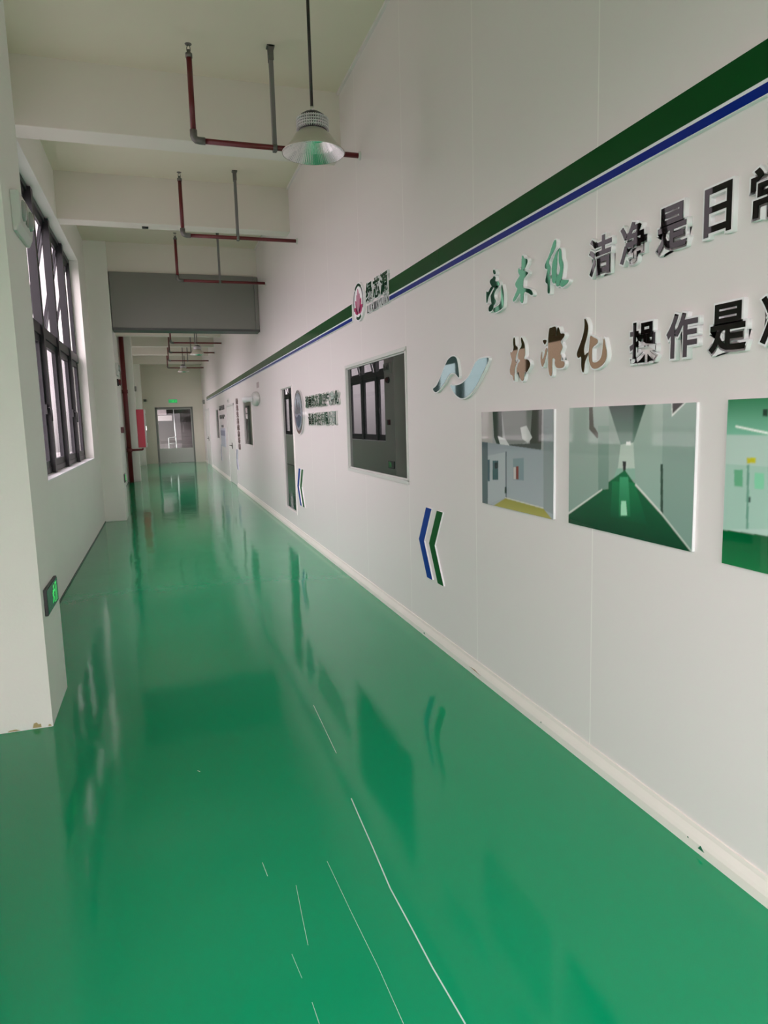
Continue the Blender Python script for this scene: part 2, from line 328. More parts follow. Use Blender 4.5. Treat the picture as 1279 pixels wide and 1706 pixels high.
# ---- traced outlines (y,z on the wall, metres)
GLYPHS = {
 'g1': ((3.31, 2.196), [[(0.0451, 0.0679), (0.0161, 0.0702), (0.016, 0.0773), (-0.0053, 0.0731), (-0.0105, 0.0618), (-0.0033, 0.0521), (-0.0156, 0.0442), (-0.0332, 0.0448), (-0.0522, 0.0317), (-0.0503, 0.0196), (-0.0293, 0.0109), (0.0204, 0.0217), (0.0455, 0.0407), (0.058, 0.0576)], [(0.0192, 0.1089), (0.0049, 0.1091), (-0.0091, 0.0951), (-0.0126, 0.085), (0.0017, 0.0832), (0.0141, 0.0904)], [(0.042, 0.0321), (0.0132, 0.0203), (0.046, 0.0039), (0.0758, -0.02), (0.0874, -0.0457), (0.0986, -0.0422), (0.0994, 0.0216), (0.0755, 0.0043)], [(-0.0154, 0.0245), (-0.0434, 0.0193), (0.001, -0.0042), (0.0119, -0.0198), (0.0032, -0.0372), (-0.0162, -0.0517), (-0.0036, -0.0623), (0.0108, -0.0696), (0.0396, -0.0568), (0.0446, -0.0253), (0.0463, -0.0154), (0.0206, 0.0041)], [(0.0469, -0.0572), (0.0143, -0.0658), (0.0219, -0.0903), (0.0585, -0.096), (0.0713, -0.0875), (0.0711, -0.0712)], [(-0.0779, 0.0206), (-0.0879, 0.0001), (-0.0994, -0.0408), (-0.0957, -0.0868), (-0.0802, -0.0999), (-0.035, -0.1071), (0.0041, -0.1091), (0.0183, -0.0973), (0.0146, -0.0834), (-0.0353, -0.0802), (-0.0632, -0.0721), (-0.0705, -0.0357), (-0.0709, 0.0017)]]),
 'g2': ((3.021, 2.199), [[(0.0058, 0.11), (-0.0052, 0.1075), (-0.0131, 0.0921), (-0.0411, 0.0859), (-0.0473, 0.074), (-0.0411, 0.0604), (-0.0225, 0.0462), (-0.0036, 0.0395), (0.0107, 0.0471), (0.009, 0.0864)], [(0.0396, 0.0623), (0.0251, 0.0501), (0.0091, 0.0452), (-0.0193, 0.0363), (-0.052, 0.0205), (-0.0473, 0.0139), (-0.0193, 0.0044), (-0.0067, -0.0053), (-0.0051, -0.0386), (-0.0099, -0.0426), (-0.0628, -0.0553), (-0.0872, -0.0688), (-0.0979, -0.0887), (-0.0843, -0.0893), (-0.0598, -0.0759), (-0.0099, -0.0563), (-0.0067, -0.1095), (0.0093, -0.11), (0.0286, -0.0913), (0.0189, -0.0883), (0.022, -0.0537), (0.0513, -0.0749), (0.0878, -0.0923), (0.0979, -0.0812), (0.0844, -0.0692), (0.0447, -0.0341), (0.0643, -0.0258), (0.0742, -0.0067), (0.0511, 0.0091), (0.0219, 0.0218), (0.038, 0.0327), (0.0428, 0.0476)]]),
 'g3': ((2.724, 2.201), [[(0.0159, 0.111), (0.0034, 0.1015), (0.0062, 0.0795), (0.0217, 0.0636), (0.0436, 0.0473), (0.0627, 0.03), (0.061, 0.0197), (0.0496, 0.0056), (0.0479, -0.0063), (0.0557, -0.0246), (0.0637, -0.0414), (0.046, -0.0332), (0.0427, -0.0455), (0.0523, -0.052), (0.0517, -0.1088), (0.063, -0.111), (0.0712, -0.102), (0.0699, -0.0653), (0.0847, -0.0608), (0.0913, -0.0494), (0.0817, -0.0261), (0.0689, -0.0003), (0.0884, 0.0005), (0.0984, 0.0143), (0.0854, 0.0316), (0.0596, 0.0525), (0.0345, 0.0895)], [(-0.0216, 0.0648), (-0.0095, 0.0547), (-0.0067, 0.0311), (-0.007, 0.005), (-0.0012, -0.0247), (-0.0045, -0.0434), (0.0045, -0.0777), (0.0297, -0.0713), (0.0362, -0.0551), (0.0369, 0.0079), (0.0213, 0.0341), (-0.0033, 0.0594)], [(-0.0216, 0.0648), (-0.0384, 0.0576), (-0.0405, 0.0171), (-0.0558, -0.0055), (-0.0532, -0.0306), (-0.0445, -0.0627), (-0.0266, -0.0901), (-0.0113, -0.0938), (0.0044, -0.0859), (-0.0045, -0.0434), (-0.0199, -0.0465), (-0.0319, -0.023), (-0.0256, -0.0055), (-0.0193, 0.0088), (-0.0188, 0.0445)], [(-0.0325, -0.0685), (-0.0836, -0.0784), (-0.0984, -0.0829), (-0.0868, -0.0934), (-0.0541, -0.1034), (-0.0389, -0.0989), (-0.0266, -0.0885)]]),
 'g4': ((3.048, 1.828), [[(0.0604, 0.1113), (0.0485, 0.105), (0.0453, 0.0659), (0.0218, 0.0617), (0.0218, 0.0376), (0.0421, 0.017), (0.0456, -0.0152), (0.0321, -0.0115), (0.022, -0.0011), (0.0287, -0.0134), (0.0491, -0.0345), (0.056, -0.0748), (0.0562, -0.1027), (0.063, -0.1023), (0.0732, -0.0737), (0.0941, -0.0722), (0.101, -0.0552), (0.1009, -0.0386), (0.0763, 0.0005), (0.0901, 0.0182), (0.0969, 0.0452), (0.0831, 0.0356), (0.0589, 0.0544), (0.069, 0.0896)], [(-0.0146, 0.1055), (-0.0438, 0.0689), (-0.047, 0.0559), (-0.0502, 0.0335), (-0.0502, 0.0146), (-0.0373, -0.0064), (-0.0757, -0.0083), (-0.0947, -0.0225), (-0.101, -0.0402), (-0.0758, -0.0634), (-0.0566, -0.0715), (-0.0502, -0.0583), (-0.0438, -0.0865), (-0.0307, -0.1113), (-0.0111, -0.1036), (0.0088, -0.0765), (0.0121, -0.0536), (0.0255, -0.0721), (0.0322, -0.0521), (0.022, -0.0302), (0.0153, -0.021), (-0.0079, -0.007), (0.0219, 0.0022), (0.0118, 0.0398), (-0.0211, 0.0587), (-0.0113, 0.0884)]]),
 'g5': ((2.753, 1.832), [[(0.084, 0.0606), (0.0566, 0.0598), (0.0475, 0.0541), (0.0624, 0.0353), (0.0747, 0.0477)], [(0.0533, 0.0265), (0.0412, 0.0158), (0.05, -0.0068), (0.071, -0.0492), (0.0863, -0.0623), (0.0988, -0.0389), (0.1006, -0.0099), (0.0837, 0.0171), (0.0897, -0.011), (0.0834, -0.0306), (0.0682, -0.0098)], [(0.0241, 0.1087), (0.0094, 0.1067), (-0.0196, 0.109), (-0.0283, 0.1033), (-0.0259, 0.064), (-0.0316, 0.0663), (-0.0397, 0.1033), (-0.0539, 0.0984), (-0.0627, 0.0701), (-0.0933, 0.0708), (-0.099, 0.0582), (-0.077, 0.0443), (-0.0631, 0.0368), (-0.0773, 0.0217), (-0.0831, 0.009), (-0.0609, -0.013), (-0.0752, -0.0265), (-0.067, -0.0485), (-0.0838, -0.047), (-0.1006, -0.056), (-0.0953, -0.0721), (-0.0786, -0.0784), (-0.0332, -0.0748), (-0.0185, -0.052), (-0.027, -0.0343), (-0.0037, -0.0275), (0.0021, -0.0347), (0.0015, -0.0971), (0.0102, -0.109), (0.0252, -0.0985), (0.0345, -0.0632), (0.035, -0.0004), (0.0356, 0.062), (0.0299, 0.0924)]]),
 'g6': ((2.457, 1.832), [[(0.0529, 0.1123), (0.0405, 0.1043), (0.0237, 0.0772), (0.0284, 0.0469), (0.0335, 0.0304), (0.0546, -0.0095), (0.0485, -0.0417), (0.0376, -0.0348), (0.0215, -0.0286), (0.0265, -0.0437), (0.0452, -0.0656), (0.0501, -0.0968), (0.0553, -0.1123), (0.0667, -0.0987), (0.0714, -0.0745), (0.0693, -0.0381), (0.093, -0.0486), (0.1032, -0.0349), (0.1021, -0.0205), (0.0773, 0.0134), (0.0558, 0.0503), (0.0482, 0.0836)], [(0.0095, 0.0383), (-0.012, 0.0265), (-0.0383, 0.0173), (-0.0438, 0.006), (-0.0336, -0.0035), (-0.0076, -0.0115), (-0.0026, -0.0264), (-0.0033, -0.0574), (-0.009, -0.0734), (-0.0353, -0.0757), (-0.0609, -0.0657), (-0.0732, -0.0456), (-0.0772, -0.0038), (-0.0829, 0.0195), (-0.0925, -0.013), (-0.1032, -0.0441), (-0.0989, -0.0691), (-0.0818, -0.0857), (-0.0463, -0.0996), (-0.0149, -0.1003), (0.0068, -0.0845), (0.0182, -0.0555), (0.0163, -0.0167), (0.0116, 0.0138)]]),
 'rib': ((3.787, 1.79), [[(0.4101, -0.0489), (0.3477, -0.039), (0.2945, -0.0064), (0.2333, 0.0501), (0.1742, 0.0987), (0.1335, 0.1198), (0.0708, 0.1293), (0.0256, 0.116), (0.0077, 0.0903), (-0.0057, 0.0443), (-0.0152, -0.0103), (0.014, 0.0097), (0.0438, 0.0239), (0.0743, 0.0291), (0.1054, 0.0283), (0.1372, 0.0212), (0.1699, 0.0016), (0.1949, -0.0156), (0.2624, -0.0468), (0.3144, -0.0699), (0.3668, -0.074)], [(0.1235, -0.0386), (0.0769, -0.0473), (0.0009, -0.0485), (-0.0728, -0.0377), (-0.1515, -0.0075), (-0.2006, 0.035), (-0.2549, 0.0758), (-0.3388, 0.0794), (-0.4101, 0.0768), (-0.3819, 0.0427), (-0.3182, -0.0076), (-0.2587, -0.0572), (-0.1907, -0.0966), (-0.1276, -0.1202), (-0.0557, -0.1293), (0.0031, -0.118), (0.0554, -0.0944), (0.1008, -0.0615)]]),
}
PRINT_ROOM = ((3.467, 2.734, 1.073, 1.577), [
  ([(0.007, 1.029), (1.034, 1.02), (1.043, -0.014), (-0.007, -0.027)], (172, 174, 174), None),
  ([(0.006, 0.999), (0.182, 1.003), (0.179, 0.667), (0.002, 0.677)], (190, 185, 182), None),
  ([(0.322, 0.999), (0.743, 1.0), (0.725, 0.713), (0.395, 0.612)], (120, 126, 120), (150, 152, 150)),
  ([(0.182, 1.0), (0.322, 0.999), (0.333, 0.731), (0.374, 0.602), (0.259, 0.635), (0.202, 0.728)], (66, 80, 70), None),
  ([(0.743, 1.0), (0.865, 1.001), (0.856, 0.633), (0.707, 0.618)], (80, 84, 76), None),
  ([(0.375, 0.66), (0.849, 0.69), (0.849, 0.622), (0.395, 0.6)], (90, 96, 92), None),
  ([(0.26, 0.744), (0.375, 0.717), (0.445, 0.642), (0.311, 0.619)], (222, 224, 224), None),
  ([(0.587, 0.832), (0.67, 0.852), (0.743, 0.74), (0.689, 0.685), (0.614, 0.723)], (216, 218, 216), None),
  ([(0.002, 0.677), (0.999, 0.62), (1.004, -0.021), (-0.007, -0.027)], (158, 168, 174), (172, 180, 186)),
  ([(0.002, 0.677), (0.101, 0.671), (0.094, -0.011), (-0.007, -0.012)], (92, 108, 112), None),
  ([(0.1, 0.528), (0.374, 0.582), (0.372, 0.116), (0.094, 0.001)], (178, 186, 190), None),
  ([(0.099, 0.488), (0.132, 0.49), (0.129, 0.256), (0.097, 0.252)], (70, 95, 105), None),
  ([(0.177, 0.481), (0.266, 0.488), (0.265, 0.286), (0.175, 0.276)], (60, 92, 98), None),
  ([(0.213, 0.466), (0.258, 0.469), (0.257, 0.404), (0.213, 0.4)], (35, 50, 55), None),
  ([(0.374, 0.588), (0.395, 0.589), (0.393, 0.107), (0.372, 0.11)], (112, 122, 128), None),
  ([(0.364, 0.223), (0.389, 0.226), (0.389, 0.159), (0.363, 0.156)], (40, 48, 50), None),
  ([(0.485, 0.523), (0.633, 0.54), (0.633, 0.32), (0.484, 0.309)], (132, 152, 156), None),
  ([(0.528, 0.45), (0.563, 0.452), (0.563, 0.323), (0.528, 0.32)], (128, 60, 54), None),
  ([(0.492, 0.438), (0.524, 0.441), (0.524, 0.319), (0.492, 0.316)], (205, 200, 196), None),
  ([(0.881, 1.005), (0.996, 1.006), (1.003, 0.051), (0.886, 0.073)], (136, 148, 148), (150, 160, 160)),
  ([(0.371, 0.107), (0.886, 0.083), (0.994, -0.002), (0.173, -0.008)], (158, 154, 72), (176, 170, 92)),
  ([(0.372, 0.118), (0.886, 0.094), (0.886, 0.083), (0.371, 0.107)], (215, 215, 205), None),
])
PRINT_CORRIDOR = ((2.606, 1.862, 1.075, 1.579), [
  ([(-0.039, 1.037), (1.026, 1.026), (1.059, -0.029), (-0.029, -0.048)], (158, 176, 166), None),
  ([(-0.039, 1.013), (0.368, 1.002), (0.38, 0.756), (0.478, 0.603), (0.514, 0.523), (0.434, 0.45), (0.325, 0.336), (-0.03, 0.052)], (172, 186, 178), (140, 165, 154)),
  ([(0.194, 0.997), (0.228, 0.996), (0.24, 0.844), (0.298, 0.765), (0.273, 0.744), (0.199, 0.816)], (76, 78, 62), None),
  ([(0.279, 0.844), (0.376, 0.844), (0.38, 0.343), (0.29, 0.325)], (150, 172, 160), (120, 150, 138)),
  ([(0.368, 1.002), (0.672, 1.002), (0.581, 0.723), (0.476, 0.702)], (48, 72, 60), (120, 150, 136)),
  ([(0.476, 0.702), (0.581, 0.723), (0.613, 0.532), (0.456, 0.518)], (200, 215, 204), None),
  ([(0.521, 0.727), (0.554, 0.728), (0.559, 0.701), (0.519, 0.699)], (252, 255, 250), None),
  ([(0.594, 0.709), (0.628, 0.716), (0.629, 0.695), (0.595, 0.688)], (252, 255, 250), None),
  ([(0.449, 0.518), (0.637, 0.534), (0.626, 0.449), (0.422, 0.438)], (150, 190, 172), None),
  ([(0.666, 1.002), (0.791, 1.0), (0.796, 0.222), (0.601, 0.408), (0.577, 0.718)], (176, 192, 182), (150, 180, 168)),
  ([(0.785, 1.001), (1.002, 1.006), (1.0, -0.006), (0.796, 0.222)], (156, 176, 166), (128, 160, 148)),
  ([(0.842, 1.002), (0.942, 1.005), (0.847, 0.906)], (238, 240, 236), None),
  ([(0.848, 1.002), (0.928, 1.002), (0.85, 0.925)], (52, 52, 46), None),
  ([(0.779, 0.576), (0.796, 0.578), (0.806, 0.224), (0.788, 0.213)], (54, 78, 66), None),
  ([(0.494, 0.576), (0.524, 0.578), (0.519, 0.498), (0.501, 0.496)], (50, 54, 52), None),
  ([(-0.03, 0.06), (0.325, 0.336), (0.38, 0.35), (0.379, 0.404), (0.514, 0.512), (0.601, 0.408), (0.796, 0.222), (1.0, -0.001), (-0.029, -0.023)], (16, 110, 66), (0, 62, 36)),
  ([(0.41, 0.414), (0.594, 0.424), (0.697, 0.125), (0.403, 0.133)], (22, 128, 78), (4, 84, 50)),
  ([(0.474, 0.454), (0.542, 0.461), (0.566, 0.163), (0.47, 0.145)], (60, 165, 115), (14, 110, 66)),
  ([(0.489, 0.27), (0.528, 0.276), (0.539, 0.167), (0.487, 0.157)], (170, 230, 195), None),
  ([(-0.03, 0.072), (0.325, 0.345), (0.325, 0.332), (-0.03, 0.052)], (226, 230, 222), None),
  ([(0.601, 0.421), (0.796, 0.236), (0.796, 0.218), (0.597, 0.404)], (226, 230, 222), None),
  ([(0.796, 0.236), (0.999, 0.013), (1.0, -0.002), (0.796, 0.218)], (205, 215, 206), None),
])
PRINT_DOORS = ((1.728, 0.96, 1.063, 1.583), [
  ([(-0.1, -0.1), (1.1, -0.1), (1.1, 1.1), (-0.1, 1.1)], (186, 210, 200), None),
  ([(0.004, 1.025), (1.1, 1.013), (1.1, 0.778), (-0.003, 0.79)], (24, 118, 70), (130, 196, 168)),
  ([(0.175, 0.933), (0.197, 0.935), (0.198, 0.894), (0.174, 0.895)], (36, 66, 50), None),
  ([(0.046, 0.844), (0.266, 0.792), (0.267, 0.78), (0.047, 0.833)], (252, 255, 250), None),
  ([(0.109, 0.658), (0.151, 0.661), (0.152, 0.629), (0.11, 0.625)], (202, 196, 40), None),
  ([(0.004, 0.612), (0.111, 0.612), (0.117, 0.238), (0.005, 0.214)], (168, 202, 188), None),
  ([(0.048, 0.582), (0.091, 0.586), (0.095, 0.484), (0.052, 0.486)], (104, 176, 136), None),
  ([(0.124, 0.613), (0.236, 0.614), (0.249, 0.266), (0.131, 0.241)], (170, 204, 190), None),
  ([(0.149, 0.575), (0.194, 0.574), (0.197, 0.484), (0.152, 0.482)], (136, 214, 174), None),
  ([(0.111, 0.617), (0.123, 0.618), (0.131, 0.241), (0.119, 0.239)], (110, 160, 140), None),
  ([(0.126, 0.432), (0.135, 0.433), (0.136, 0.4), (0.127, 0.399)], (40, 60, 55), None),
  ([(-0.013, 0.211), (1.1, 0.261), (1.1, -0.039), (-0.002, -0.115)], (0, 84, 44), (10, 128, 70)),
])
# ------------------------------------------------------------ room shell
XL, XR, ZC, YB, YF = -.98, 1.7245, 4.48, -2.6, 30.1
HEAD, SILL = 3.94, 1.10

mb = MB(); mb.box(XL-.3, XR+.2, YB-.2, YF+5, -.2, 0)
mb.mi = 1
def scuff(pts, wd):
    for (x0, y0), (x1, y1) in zip(pts, pts[1:]):
        d = Vector((x1-x0, y1-y0)).normalized(); n = Vector((-d.y, d.x))*wd
        v = [mb.b.verts.new((x, y, .0006)) for x, y in ((x0-n.x, y0-n.y), (x1-n.x, y1-n.y), (x1+n.x, y1+n.y), (x0+n.x, y0+n.y))]
        mb._f(v)
SCUFFS = [([(.646,2.576),(.64,2.418),(.634,2.238),(.624,2.0),(.629,1.81),(.632,1.643),(.638,1.537),(.643,1.444)],.0022),
 ([(.458,2.211),(.472,1.936),(.487,1.695),(.493,1.498)],.0007), ([(.239,2.284),(.246,2.203)],.0009), ([(.33,2.123),(.321,1.976),(.314,1.846)],.0007), ([(.262,1.828),(.273,1.731)],.0006), ([(.283,1.643),(.287,1.571)],.0007), ([(.697,3.556),(.682,2.976)],.0012), ([(.053,3.043),(.063,3.028)],.002)]
for pts, wd in SCUFFS: scuff(pts, wd)
struct(mb.build('floor', [M['floor'], M['rub']]))

mb = MB(); mb.box(XL-.3, XR+.2, YB-.2, YF+.2, ZC, ZC+.15); struct(mb.build('ceiling', M['ceiling']))

# left wall with one window opening per bay
mb = MB(); holed(mb, (XL-.24, XL), YB, YF, 0, ZC, [(a, b, SILL, HEAD if a > 0 else 3.1) for a, b in BAYS]); struct(mb.build('wall_left', M['plaster']))
# right wall of sandwich panels with glazed openings
RW = [(4.78, 6.475, 1.09, 2.05), (9.37, 10.24, .29, 2.045), (13.82, 15.2, 1.10, 2.04), (22.05, 22.98, 1.10, 2.02)]
RD = [(17.25, 19.1, 0, 2.06), (26.2, 28.4, 0, 2.15)]
mb = MB(); holed(mb, (XR, XR+.1), YB, YF, 0, ZC, RW+RD); struct(mb.build('wall_right', M['panel']))
mb = MB()
mb.box(XL-.24, -.9, YB-.15, YB, 0, ZC); mb.box(1.65, XR+.1, YB-.15, YB, 0, ZC); mb.box(-.9, 1.65, YB-.15, YB, 2.6, ZC)
struct(mb.build('wall_back', M['plaster']))       # the corridor's open end behind the photographer
# far wall with the door opening
mb = MB()
mb.box(XL-.24, -.2, YF, YF+.2, 0, ZC); mb.box(1.31, XR+.1, YF, YF+.2, 0, ZC); mb.box(-.2, 1.31, YF, YF+.2, 2.32, ZC)
struct(mb.build('wall_far', M['farwall']))

# columns on the left wall
for i, (y0, y1) in enumerate([(3.80, 4.375), (12.1, 12.68), (20.58, 21.15), (28.85, 29.45)]):
    mb = MB(); mb.box(XL-.1, -.645, y0, y1, 0, ZC)
    if i == 0:      # knocked and stained foot of the near column
        mb.mi = 1
        for P in ([(-.742, .006), (-.735, .030), (-.722, .034), (-.712, .022), (-.702, .024), (-.700, .006)], [(-.668, .005), (-.664, .016), (-.655, .012), (-.652, .005)], [(-.86, .004), (-.85, .010), (-.82, .012), (-.80, .004)]): mb.prism(P, 'y', y0-.0015, y0+.001)
    struct(mb.build('column', [M['plaster'], M['stain']], bevel=0 if i == 0 else .006))
# ceiling beams across the corridor
for (y0, y1, z) in [(1.2, 1.45, 3.95), (6.39, 6.66, 3.95), (9.0, 9.24, 3.95), (14.8, 15.05, 3.95), (19.75, 20.0, 3.95), (22.35, 22.6, 3.95), (24.92, 25.17, 3.95), (28.8, 29.1, 3.97)]:
    mb = MB(); mb.box(XL-.05, XR+.02, y0, y1, z, ZC+.02)
    struct(mb.build('ceiling_beam', M['beam'], bevel=.006))
# bulkhead wall above the shutter box
mb = MB(); mb.box(XL-.05, XR+.02, 12.14, 12.36, 4.02, ZC+.02); struct(mb.build('bulkhead', M['beam']))
# narrow angle trim where the ceiling meets the panel wall
mb = MB(); mb.box(XR-.022, XR, YB, YF, ZC-.022, ZC); struct(mb.build('trim_1', M['panel']))

# coved skirting on the right, broken by the doors
for i, (y0, y1) in enumerate([(YB, 17.25), (19.1, 26.2), (28.4, YF)]):
    mb = MB(); mb.prism([(XR+.0, 0), (XR-.020, 0), (XR-.020, .035), (XR-.016, .05), (XR-.008, .075), (XR-.006, .092), (XR, .092)], 'y', y0, y1)
    if i == 0:      # chips and flecks along the skirting
        xs = (XR-.021, XR-.0195)
        mb.mi = 1; mb.prism([(1.800, .020), (1.770, .020), (1.788, .036)], 'x', *xs); mb.prism([(1.853, .030), (1.845, .030), (1.849, .036)], 'x', *xs); mb.prism([(2.862, .030), (2.853, .030), (2.857, .038)], 'x', *xs)
        mb.prism([(4.48, .016), (4.44, .014), (4.46, .026)], 'x', *xs)
        mb.mi = 2; mb.prism([(3.70, .034), (3.62, .038), (3.54, .028), (3.60, .031)], 'x', *xs)
    struct(mb.build('baseboard_right', [M['trimwhite'], M['chipgreen'], M['rust']]))
# grubby mortar line at the foot of the left wall
mb = MB()
for y0, y1 in [(YB, 3.8), (4.375, 12.1), (12.68, 20.58), (21.15, 28.85), (29.45, YF)]: mb.box(XL, XL+.006, y0, y1, 0, .014)
struct(mb.build('baseboard_left', M['shutterdark']))

# ------------------------------------------------------------ left windows
def left_window(idx, y0, y1, posts, HEAD=HEAD, RAIL=2.49):
    xf, xb = -1.10, -1.145
    root = bpy.data.objects.new('window_%d' % idx, None); C.objects.link(root); root.location = (xf, (y0+y1)/2, SILL)
    struct(root)
    L = lambda mbb, nm, m, par=root, bv=0: mbb.build(nm, m, par, bv, at=(-root.location.x, -root.location.y, -root.location.z)) if par is root else None
    mb = MB()
    mb.box(xb, xf, y0, y1, SILL, SILL+.06); mb.box(xb, xf, y0, y1, HEAD-.06, HEAD); mb.box(xb, xf, y0, y0+.07, SILL, HEAD); mb.box(xb, xf, y1-.07, y1, SILL, HEAD)
    mb.box(xb, xf+.015, y0, y1, RAIL, RAIL+.11)
    L(mb, 'window_frame', M['winframe'])
    for p in posts:
        mb = MB(); mb.box(xb, xf+.035, p-.055, p+.055, SILL, HEAD-.02); L(mb, 'mullion', M['winframe'])
    edges = [y0+.07] + [q for p in posts for q in (p-.05, p+.05)] + [y1-.07]
    for k in range(0, len(edges), 2):
        a, b = edges[k], edges[k+1]
        if b-a < .2: continue
        # lower casement: stiles, rails and pane
        z0, z1 = SILL+.06, RAIL
        mb = MB(); t = .07
        mb.box(xb, xf-.005, a, a+t, z0, z1); mb.box(xb, xf-.005, b-t, b, z0, z1); mb.box(xb, xf-.005, a+t, b-t, z0, z0+.07); mb.box(xb, xf-.005, a+t, b-t, z1-.07, z1)
        L(mb, 'casement_sash', M['winframe2'])
        mb = MB(); mb.box(xb+.02, xb+.025, a+t, b-t, z0+.07, z1-.07); L(mb, 'window_pane', M['winglass'])
        # upper sash: hung at the head, pushed out at the foot
        z0, z1 = RAIL+.13, HEAD-.06
        hgt = z1-z0; ang = math.radians(12)
        mb = MB(); t = .055
        for (aa, bb, c0, c1) in ((a+.012, a+t, -hgt, 0), (b-t, b-.012, -hgt, 0), (a+t, b-t, -hgt, -hgt+.06), (a+t, b-t, -.06, 0)):
            mb.box(-.032, 0, aa, bb, c0, c1)
        R = Matrix.Rotation(ang, 4, 'Y')
        for v in mb.b.verts: v.co = R @ v.co + Vector((xf-.02, 0, z1))
        L(mb, 'awning_sash', M['winframe2'])
        mb = MB(); mb.box(-.020, -.015, a+t, b-t, -hgt+.06, -.06)
        for v in mb.b.verts: v.co = R @ v.co + Vector((xf-.02, 0, z1))
        L(mb, 'window_pane', M['winglass'])
        # casement handle
        if k % 4 == 0:
            mb = MB(); mb.box(xf-.005, xf+.012, b-.07, b-.03, 1.70, 1.80)
            mb.tube([(xf+.012, b-.05, 1.765), (xf+.045, b-.05, 1.765), (xf+.05, b-.055, 1.74), (xf+.05, b-.06, 1.63)], .009, 8)
            L(mb, 'casement_handle', M['black'])
    return root
left_window(1, 4.45, 11.08, [5.72, 6.78, 7.85, 8.95, 10.07])
left_window(2, 13.5, 19.2, [14.6, 15.74, 16.88, 18.02])
left_window(4, -2.4, 1.8, [-1.3, -.2, .8], 3.1, 2.0)
left_window(3, 22.0, 27.5, [23.1, 24.24, 25.38, 26.5])
for i, (a, b) in enumerate(BAYS):
    mb = MB(); mb.box(XL-.20, XL+.004, a, b, SILL-.012, SILL+.002); struct(mb.build('window_sill', M['white']))

# ------------------------------------------------------------ right wall glazing
for i, (a, b, c, d) in enumerate(RW):
    root = bpy.data.objects.new('window_%d' % (i+5), None); C.objects.link(root); root.location = (XR, (a+b)/2, c); struct(root)
    at = tuple(-v for v in root.location)
    t = .022
    mb = MB()
    for q in ((a-t, b+t, c-t, c+.006), (a-t, b+t, d-.006, d+t), (a-t, a+.006, c, d), (b-.006, b+t, c, d)): mb.box(XR-.008, XR+.03, *q)
    mb.build('window_frame', M['panel'] if i else M['offwhite'], root, at=at)
    mb = MB(); mb.box(XR+.016, XR+.024, a, b, c, d); mb.build('window_pane', M['glass'], root, at=at)
    mb = MB()
    for q in ((a, b, c, c+.018), (a, b, d-.018, d), (a, a+.018, c, d), (b-.018, b, c, d)): mb.box(XR+.006, XR+.02, *q)
    mb.build('glazing_bead', M['offwhite'], root, at=at)

# ------------------------------------------------------------ doors
def panel_door(idx, a, b, top, handle_z, lines):
    root = bpy.data.objects.new('door_%d' % idx, None); C.objects.link(root); root.location = (XR, (a+b)/2, 0); struct(root)
    at = tuple(-v for v in root.location); m = (a+b)/2
    mb = MB()
    for q in ((a, a+.05, 0, top), (b-.05, b, 0, top), (a, b, top-.05, top)): mb.box(XR-.012, XR+.08, *q)
    mb.build('door_frame', M['offwhite'], root, at=at)
    for y0, y1, hs in ((a+.05, m-.003, 1), (m+.003, b-.05, -1)):
        mb = MB(); mb.box(XR+.004, XR+.05, y0, y1, .006, top-.052); leaf = mb.build('door_leaf', M['doorwhite'], root, at=at)
        hy = m - .07*hs
        mb = MB(); mb.box(XR-.004, XR+.006, hy-.02, hy+.02, handle_z-.09, handle_z+.07)
        mb.tube([(XR, hy, handle_z), (XR-.045, hy, handle_z), (XR-.05, hy-.01*hs, handle_z), (XR-.05, hy-.12*hs, handle_z)], .010, 8)
        mb.build('door_handle', M['fitting'], leaf)
    return root
panel_door(1, 17.25, 19.1, 2.06, 1.0, 0)
panel_door(2, 26.2, 28.4, 2.15, 1.03, 0)

# far door: grey leaf with a big glass light
root = bpy.data.objects.new('door_3', None); C.objects.link(root); root.location = (.555, YF+.05, 0); struct(root)
at = tuple(-v for v in root.location)
mb = MB()
mb.box(-.2, -.13, YF-.012, YF+.12, 0, 2.32); mb.box(1.25, 1.31, YF-.012, YF+.12, 0, 2.32); mb.box(-.2, 1.31, YF-.012, YF+.12, 2.25, 2.32)
mb.build('door_frame', M['doorframe'], root, at=at)
mb = MB(); mb.box(-.13, 1.25, YF+.03, YF+.075, .01, .61); mb.box(-.13, -.10, YF+.03, YF+.075, .61, 2.25); mb.box(1.22, 1.25, YF+.03, YF+.075, .61, 2.25); mb.box(-.1, 1.22, YF+.03, YF+.075, 2.22, 2.25)
mb.build('door_leaf', M['doorgrey'], root, at=at)
mb = MB(); mb.box(-.10, 1.22, YF+.05, YF+.056, .61, 2.22); mb.build('door_glass', M['clearglass'], root, at=at)

# stairwell behind the far door, open to daylight at the side
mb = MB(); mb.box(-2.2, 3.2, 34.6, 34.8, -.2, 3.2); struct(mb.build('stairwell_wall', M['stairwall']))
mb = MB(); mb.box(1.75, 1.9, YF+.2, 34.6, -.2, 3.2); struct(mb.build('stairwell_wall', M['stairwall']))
mb = MB()
for k in range(10): mb.box(.62, 1.72, 31.6+.28*k, 34.58, .17*k, .17*(k+1))
struct(mb.build('staircase', M['concrete']))
mb = MB(); mb.box(-1.6, .5, 33.0, 34.5, 1.78, 2.02); mb.box(-1.6, .28, 33.6, 34.5, 2.06, 2.4); struct(mb.build('stair_landing', M['slab']))
mb = MB(); mb.box(-2.2, 1.9, YF+.2, 34.8, 3.2, 3.35); struct(mb.build('stairwell_light_blocker', M['stairwall']))  # unseen slab added over the stairs to keep sky light out
rl = thing('handrail', 'white tubular stair handrail seen through the far door glass', 'handrail', (.55, 31.5, 0))
off = (-.55, -31.5, 0)
